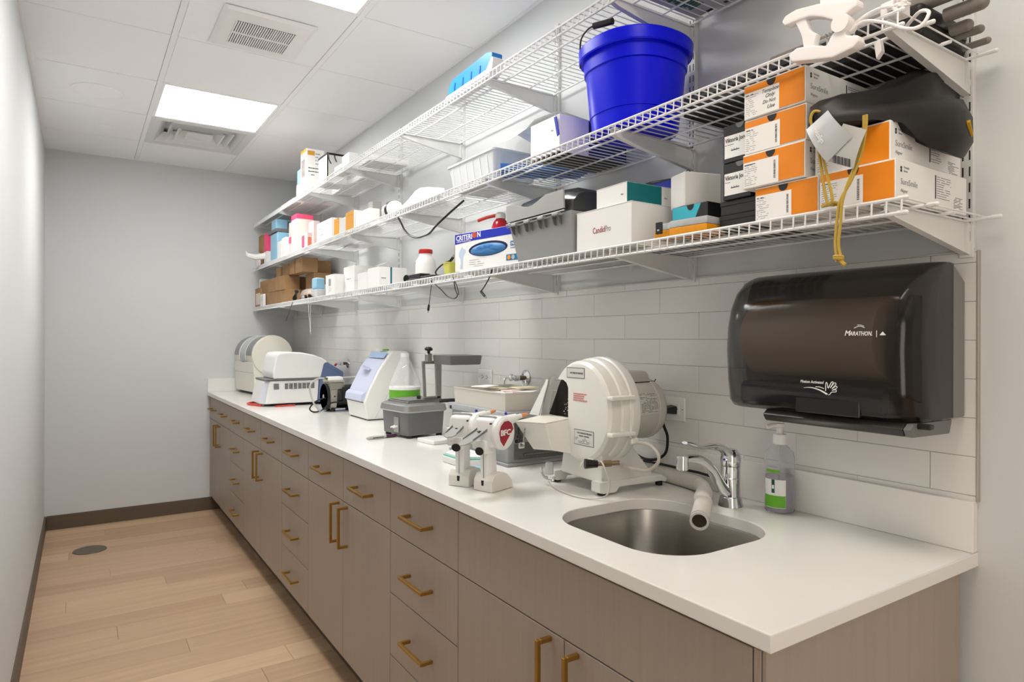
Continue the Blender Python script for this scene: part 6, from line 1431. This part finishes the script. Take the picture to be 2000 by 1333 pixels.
# ---------------- green label bottle
c = (-0.190, -2.640, ZK)
t = thing('clear_bottle', 'large clear plastic bottle with bright green label behind the former', 'bottle', c)
part('bottle', G().lathe(c, [(0.066, 0), (0.072, 0.006), (0.073, 0.11), (0.073, 0.20), (0.060, 0.235), (0.036, 0.285), (0.026, 0.315), (0.018, 0.33), (0.018, 0.345)], n=28), mat('pet_clear', (246, 248, 248), 0.06, alpha=0.28), t, sharp=60)
part('green_label', G().lathe(c, [(0.0738, 0.098), (0.0738, 0.176)], n=32), M_GREEN, t)
part('white_band', G().lathe(c, [(0.0742, 0.176), (0.0742, 0.188)], n=32), M_PAPER, t)
d0 = math.atan2(-5.532+2.64, -1.48+0.19)
wrap('barcode_patch', d0-0.25, d0+0.15, 0.105, 0.130, M_PAPER, r=0.0742, cc=c)
g = G()
for k in range(9):
    a = d0-0.22+0.036*k; g.add([(c[0]+0.0746*math.cos(q), c[1]+0.0746*math.sin(q), c[2]+z) for z in (0.108, 0.127) for q in (a, a+0.016)], [(0, 1, 3, 2)])
part('barcode', g, M_INK, t, kind='stuff', sharp=0)
part('cap', G().lathe(c, [(0.020, 0.330), (0.020, 0.348), (1e-7, 0.349)], n=20), M_WHITE, t)
rr = random.Random(4); g = G()
for k in range(7):
    a = d0+rr.uniform(-0.6, 0.6); z = 0.21+0.015*k; rr_ = 0.066-0.05*max(0, (z-0.235))/0.1*1.0
    g.tube([(c[0]+(rr_+0.002)*math.cos(a+q), c[1]+(rr_+0.002)*math.sin(a+q), c[2]+z+q*0.03) for q in (-0.25, 0, 0.25)], 0.0016, n=5)
part('creases', g, M_CLEAR, t, kind='stuff')

# ---------------- lavender fronted machine
t = thing('scanner_unit', 'white bench unit with lavender sloped door and small blue display', 'lab machine', (-0.16, -2.22, ZK))
YN2, YF2 = -2.357, -2.085
pro = [(-0.268, 0.918), (-0.284, 1.004), (-0.262, 1.060), (-0.205, 1.170), (-0.145, 1.254), (-0.120, 1.264), (-0.050, 1.266), (-0.038, 1.250), (-0.034, 0.918)]
part('shell', G().prism(pro, 'y', YN2, YF2, 0.008, seg=3), M_WHITE, t)
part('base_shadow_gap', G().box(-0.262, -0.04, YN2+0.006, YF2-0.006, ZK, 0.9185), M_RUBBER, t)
dp = [(-0.2865, 1.008), (-0.2655, 1.064), (-0.209, 1.172), (-0.172, 1.225), (-0.166, 1.221), (-0.203, 1.168), (-0.258, 1.061), (-0.278, 1.006)]
dr = part('sloped_door', G().prism(dp, 'y', YN2+0.020, YF2-0.006, 0.003), M_LAV, t)
part('door_bulge', G().prism([(-0.2955, 1.010), (-0.2905, 1.045), (-0.272, 1.060), (-0.260, 1.050), (-0.272, 1.006)], 'y', YN2+0.022, YF2-0.008, 0.004), M_LAV, dr)
part('door_seam', G().box(-0.2868, -0.2790, YN2+0.018, YF2-0.004, 1.0035, 1.0065), M_GREYD, t)
part('grip_fin', G().hexa([(-0.224, -2.262, 1.164), (-0.224, -2.160, 1.182), (-0.214, -2.160, 1.190), (-0.214, -2.262, 1.176)], [(-0.246, -2.232, 1.172), (-0.246, -2.190, 1.180), (-0.240, -2.188, 1.186), (-0.240, -2.232, 1.178)], 0.001), mat('lav_shadow', (178, 184, 210), 0.4), dr)
dsp = part('display', G().hexa([(-0.171, YN2+0.024, 1.2285), (-0.171, YF2-0.03, 1.2285), (-0.150, YF2-0.03, 1.2585), (-0.150, YN2+0.024, 1.2585)], [(-0.1745, YN2+0.026, 1.2305), (-0.1745, YF2-0.032, 1.2305), (-0.1535, YF2-0.032, 1.2605), (-0.1535, YN2+0.026, 1.2605)]), mat('display_blue', (166, 190, 224), 0.25), t)
text(dsp, 'VACUUM', 0.010, (-0.166, -2.27, 1.2415), (Vector((0, -1, 0)), Vector((0.57, 0, 0.82))), M_INKL, width=0.04) if False else None
part('power_switch', G().box(-0.168, -0.150, YN2-0.002, YN2+0.001, 0.928, 0.956, 0.001), M_BLACK, t)
part('side_seam', G().tube([(-0.225, YN2-0.0002, 0.925), (-0.16, YN2-0.0002, 1.04), (-0.11, YN2-0.0002, 1.10)], 0.0008, n=4), M_GREYL, t)
solo('green_tag', G().box(-0.14, -0.11, -2.255, -2.235, 1.2665, 1.2745, 0.001), M_GREEN, 'tiny green tag on top of the lavender fronted machine', 'tag')
solo('white_tag', G().box(-0.145, -0.115, -2.225, -2.165, 1.2665, 1.2705, 0.001), M_PAPER, 'tiny white slip on top of the lavender fronted machine', 'tag')

# ---------------- compressor
t = thing('air_compressor', 'small metal and black air compressor pump with fan ring', 'compressor', (-0.24, -1.86, ZK))
M_CAST = mat('cast_aluminium', (186, 182, 172), 0.45, metal=0.55)
part('crankcase', G().hexa([(-0.298, -1.850, 0.932), (-0.258, -1.850, 0.932), (-0.258, -1.780, 0.932), (-0.298, -1.780, 0.932)], [(-0.302, -1.862, 1.045), (-0.245, -1.862, 1.045), (-0.245, -1.770, 1.045), (-0.302, -1.770, 1.045)], 0.006), M_CAST, t)
part('cylinder_block', G().box(-0.304, -0.226, -1.868, -1.765, 1.040, 1.078, 0.002), M_CAST, t)
for k in range(4): part('cooling_fin', G().box(-0.312, -0.220, -1.874, -1.760, 1.045+0.009*k, 1.048+0.009*k), M_CAST, t)
part('head', G().box(-0.312, -0.220, -1.874, -1.760, 1.079, 1.092, 0.003), M_CAST, t)
part('air_filter', G().hexa([(-0.314, -1.868, 1.092), (-0.222, -1.868, 1.092), (-0.222, -1.800, 1.092), (-0.314, -1.800, 1.092)], [(-0.308, -1.860, 1.112), (-0.228, -1.860, 1.112), (-0.228, -1.806, 1.112), (-0.308, -1.806, 1.112)], 0.005), M_WHITE, t)
part('motor', G().lathe((-0.258, -1.820, 1.000), [(0.030, 0), (0.062, 0.004), (0.064, 0.010), (0.064, 0.110), (0.055, 0.118), (1e-7, 0.120)], ax=(1, 0, 0), n=28), M_BLACK, t)
part('motor_plate', G().box(-0.235, -0.150, -1.893, -1.872, 0.96, 1.052, 0.002), M_BLACK, t)
part('fan_ring', G().lathe((-0.318, -1.820, 0.998), [(0.072, -0.006), (0.076, -0.004), (0.076, 0.010), (0.070, 0.010), (0.070, -0.006), (0.072, -0.006)], ax=(1, 0, 0), n=36), M_BLACK, t)
for k in range(8):
    a = 2*PI*k/8; part('fan_blade', G().hexa([(-0.314, -1.820+0.012*math.cos(a), 0.998+0.012*math.sin(a)), (-0.314, -1.820+0.068*math.cos(a), 0.998+0.068*math.sin(a)), (-0.314, -1.820+0.068*math.cos(a+0.10), 0.998+0.068*math.sin(a+0.10)), (-0.314, -1.820+0.012*math.cos(a+0.5), 0.998+0.012*math.sin(a+0.5))],
        [(-0.311, -1.820+0.012*math.cos(a), 0.998+0.012*math.sin(a)), (-0.309, -1.820+0.068*math.cos(a+0.25), 0.998+0.068*math.sin(a+0.25)), (-0.309, -1.820+0.068*math.cos(a+0.35), 0.998+0.068*math.sin(a+0.35)), (-0.311, -1.820+0.012*math.cos(a+0.5), 0.998+0.012*math.sin(a+0.5))]), M_ALU, t)
part('fan_hub', G().cyl((-0.326, -1.820, 0.998), (-0.302, -1.820, 0.998), 0.014, n=16), M_ALU, t)
part('bolt', G().cyl((-0.272, -1.858, 1.000), (-0.272, -1.853, 1.000), 0.005, n=8), M_SLOT, t)
part('mount_leg', G().hexa([(-0.298, -1.858, 0.928), (-0.262, -1.858, 0.928), (-0.262, -1.842, 0.928), (-0.298, -1.842, 0.928)], [(-0.295, -1.862, 0.975), (-0.265, -1.862, 0.975), (-0.265, -1.848, 0.975), (-0.295, -1.848, 0.975)], 0.002), M_CAST, t)
for x, y in ((-0.282, -1.850), (-0.282, -1.785), (-0.170, -1.850), (-0.170, -1.785)): part('rubber_foot', G().lathe((x, y, ZK), [(0.015, 0), (0.015, 0.010), (0.010, 0.020)], n=14), M_RUBBER, t)
part('skid', G().box(-0.295, -0.155, -1.862, -1.775, 0.931, 0.936), M_BLACK, t)
part('silicone_hose', G().tube([(-0.322, -1.850, 1.102), (-0.355, -1.855, 1.106), (-0.395, -1.86, 1.092), (-0.414, -1.86, 1.062), (-0.408, -1.86, 1.013), (-0.389, -1.86, 0.961), (-0.361, -1.86, 0.924), (-0.352, -1.858, 0.9200)], 0.0048, n=10, smooth=6), mat('silicone', (216, 214, 206), 0.3, trans=0.25), t)
part('orange_tube', G().cyl((-0.352, -1.853, 1.1065), (-0.328, -1.850, 1.1055), 0.0035, n=10), mat('tube_orange', (232, 160, 70), 0.4), t)
part('green_fitting', G().cyl((-0.330, -1.850, 1.105), (-0.313, -1.850, 1.102), 0.0065, n=10), mat('fitting_green', (92, 112, 44), 0.5), t)
part('outlet_tube', G().tube([(-0.224, -1.835, 1.102), (-0.19, -1.840, 1.104), (-0.150, -1.86, 1.106), (-0.12, -1.90, 1.100)], 0.0062, n=10, smooth=4), M_GREYL, t)
part('power_cord', G().tube([(-0.305, -1.856, 0.992), (-0.345, -1.858, 0.990), (-0.388, -1.858, 0.972), (-0.414, -1.858, 0.938), (-0.392, -1.858, 0.9185), (-0.350, -1.860, 0.925), (-0.318, -1.878, 0.955), (-0.29, -1.882, 0.968), (-0.24, -1.888, 0.968), (-0.225, -1.890, 0.975)], 0.0040, n=8, smooth=6), M_RUBBER, t)
t = thing('cable_bunch', 'bunch of black cables arching behind the compressor towards the lavender machine', 'cable', (-0.10, -1.98, 1.10))
for k in range(3): part('cable', G().tube([(-0.165+0.006*k, -1.90, 0.93+0.02*k), (-0.170+0.004*k, -1.91, 1.06+0.012*k), (-0.140, -1.94, 1.120+0.010*k), (-0.105, -1.99, 1.145+0.006*k), (-0.07, -2.06, 1.135+0.006*k)], 0.0038, n=8, smooth=5), M_RUBBER, t)
part('white_box', G().box(-0.175, -0.13, -2.05, -1.96, 1.060, 1.088, 0.003), M_WHITE, t) if False else None

# ---------------- white and blue machine
t = thing('light_curing_unit', 'white machine with slate blue back and vent slots beside compressor', 'lab machine', (-0.36, -1.25, ZK))
Y0, Y1 = -1.405, -1.120
part('base_body', G().hexa([(-0.545, Y0, 0.930), (-0.233, Y0, 0.930), (-0.233, Y1, 0.930), (-0.575, Y1, 0.930), (-0.575, Y0+0.05, 0.930)], [(-0.520, Y0+0.006, 1.070), (-0.222, Y0+0.006, 1.070), (-0.222, Y1, 1.070), (-0.546, Y1, 1.070), (-0.546, Y0+0.05, 1.070)], 0.007, seg=2), M_WHITE, t)
part('underside', G().box(-0.500, -0.08, Y0+0.02, Y1-0.02, 0.922, 0.931), M_RUBBER, t)
for x, y in ((-0.44, Y0+0.03), (-0.12, Y0+0.03), (-0.44, Y1-0.03), (-0.12, Y1-0.03)): part('rubber_foot', G().box(x-0.028, x+0.028, y-0.015, y+0.015, ZK, 0.923, 0.002), M_RUBBER, t)
part('turntable_lip', G().box(-0.548, -0.215, Y0-0.001, Y1, 1.0705, 1.0800, 0.003), M_GREYD, t)
lidp = [(-0.503, 1.081), (-0.506, 1.120), (-0.494, 1.180), (-0.486, 1.222), (-0.472, 1.240), (-0.42, 1.246), (-0.33, 1.242), (-0.26, 1.228), (-0.20, 1.205), (-0.168, 1.182), (-0.190, 1.140), (-0.208, 1.081)]
part('lid', G().prism(lidp, 'y', Y0, Y1, 0.010, seg=3), M_WHITE, t, sharp=40)
part('lid_vents', G().box(-0.36, -0.355, -1.30, -1.27, 1.2430, 1.2470).box(-0.35, -0.345, -1.30, -1.27, 1.2425, 1.2465).box(-0.34, -0.335, -1.30, -1.27, 1.2420, 1.2460).box(-0.33, -0.325, -1.30, -1.27, 1.2415, 1.2455).box(-0.32, -0.315, -1.30, -1.27, 1.2405, 1.2450), M_GREYD, t, kind='stuff')
blp = [(-0.232, 0.930), (-0.220, 1.070), (-0.196, 1.170), (-0.186, 1.178), (-0.168, 1.178), (-0.072, 1.118), (-0.066, 1.105), (-0.066, 0.930)]
part('blue_back', G().prism(blp, 'y', Y0-0.002, Y1+0.002, 0.004, seg=2), M_SLATE, t)
part('back_seam', G().tube([(-0.200, Y0-0.0022, 1.155), (-0.180, Y0-0.0022, 1.155), (-0.072, Y0-0.0022, 1.096)], 0.0010, n=4), mat('slate_dark', (70, 84, 116), 0.5), t)
g = G()
for gx in [-0.500]+[-0.434+0.0268*k for k in range(7)]:
    wv = 0.030 if gx == -0.500 else 0.020
    for k in range(6): g.box(gx, gx+wv, Y0-0.0008+0.004*0, Y0+0.010, 1.018+0.0062*k, 1.0212+0.0062*k)
part('vent_slots', g, M_GREYD, t, kind='stuff')
cp = part('control_panel', G().hexa([(-0.5530, Y0+0.008, 0.940), (-0.577, Y0+0.044, 0.940), (-0.5715, Y0+0.046, 0.940), (-0.5475, Y0+0.010, 0.940)], [(-0.5335, Y0+0.012, 1.055), (-0.5560, Y0+0.046, 1.055), (-0.5505, Y0+0.048, 1.055), (-0.528, Y0+0.014, 1.055)]), mat('panel_silver', (214, 217, 226), 0.35), t)
part('lcd', G().hexa([(-0.5435, Y0+0.015, 1.000), (-0.5625, Y0+0.044, 1.000), (-0.558, Y0+0.046, 1.000), (-0.539, Y0+0.017, 1.000)], [(-0.5370, Y0+0.016, 1.040), (-0.5555, Y0+0.045, 1.040), (-0.551, Y0+0.047, 1.040), (-0.5325, Y0+0.018, 1.040)]), mat('lcd_grey', (150, 152, 168), 0.3), cp)
g = G().tube([(-0.560, -1.360, 0.921), (-0.590, -1.300, 0.921), (-0.607, -1.225, 0.921), (-0.602, -1.170, 0.921), (-0.570, -1.14, 0.921), (-0.53, -1.15, 0.921)], 0.0062, n=10, smooth=6)
solo('red_hose', g, mat('hose_red', (206, 60, 48), 0.35), 'loop of red hose on the worktop left of the white and blue machine', 'hose')
g = G().tube([(-0.50, -1.445, 0.9195), (-0.44, -1.43, 0.9195), (-0.38, -1.435, 0.9195)], 0.0045, n=8, smooth=3); solo('red_hose', g, mat('hose_red', (206, 60, 48), 0.35), 'short red hose piece in front of the white and blue machine base', 'hose')

# ---------------- cream drum machine at the far end
t = thing('drum_machine', 'cream lab machine with large round drum end and grey shutters', 'lab machine', (-0.30, -0.30, ZK))
M = rotz(-0.430, -0.545, math.radians(5.5))
part('cabinet_body', G().hexa([(-0.428, -0.540, 0.934), (-0.185, -0.540, 0.934), (-0.185, -0.085, 0.934), (-0.428, -0.085, 0.934)], [(-0.440, -0.540, 1.150), (-0.185, -0.540, 1.150), (-0.185, -0.085, 1.150), (-0.440, -0.085, 1.150)], 0.004, M=M), M_CREAM, t)
part('plinth', G().box(-0.400, -0.20, -0.525, -0.10, ZK, 0.936, 0, M=M), M_RUBBER, t)
part('corner_strip', G().box(-0.4300, -0.4180, -0.5425, -0.538, 0.936, 1.074, 0.001, M=M), M_CREAM, t)
part('drum', G().lathe(M @ Vector((-0.300, -0.530, 1.203)), [(0.138, 0), (0.140, 0.003), (0.140, 0.435), (0.134, 0.440), (1e-7, 0.441)], ax=M.to_3x3() @ Vector((0, 1, 0)), n=48), M_CREAM, t)
part('drum_end_cap', G().lathe(M @ Vector((-0.300, -0.530, 1.203)), [(0.146, 0), (0.149, 0.003), (0.149, 0.016), (0.145, 0.022), (0.02, 0.025), (1e-7, 0.025)], ax=M.to_3x3() @ Vector((0, -1, 0)), n=56), M_CREAM, t)
def shutter(y0, y1, a0, a1, m, r=0.1425):
    n = 14; vs = []
    for y in (y0, y1):
        for i in range(n+1):
            a = a0+(a1-a0)*i/n; vs.append(M @ Vector((-0.300+r*math.cos(a), y, 1.203+r*math.sin(a))))
    return part('shutter', G().add(vs, [(i, i+1, n+2+i, n+1+i) for i in range(n)]), m, t)
M_SH = mat('shutter_grey', (140, 142, 144), 0.4); M_SL = mat('shutter_light', (188, 194, 194), 0.35)
shutter(-0.500, -0.375, 1.45, 3.15, M_SH); shutter(-0.375, -0.225, 1.45, 3.55, M_SL, 0.1435); shutter(-0.225, -0.10, 1.45, 3.15, M_SH)
for y in (-0.375, -0.225): part('shutter_rim', G().tube([M @ Vector((-0.300+0.1445*math.cos(1.45+0.15*i), y, 1.203+0.1445*math.sin(1.45+0.15*i))) for i in range(14)], 0.0022, n=6), M_WHITE, t)
part('pointer_clip', G().box(-0.447, -0.444, -0.34, -0.31, 1.150, 1.156, 0, M=M), M_GREYD, t)
part('panel_seam', G().box(-0.4362, -0.4345, -0.535, -0.090, 1.0745, 1.0765, 0, M=M), M_GREYD, t)
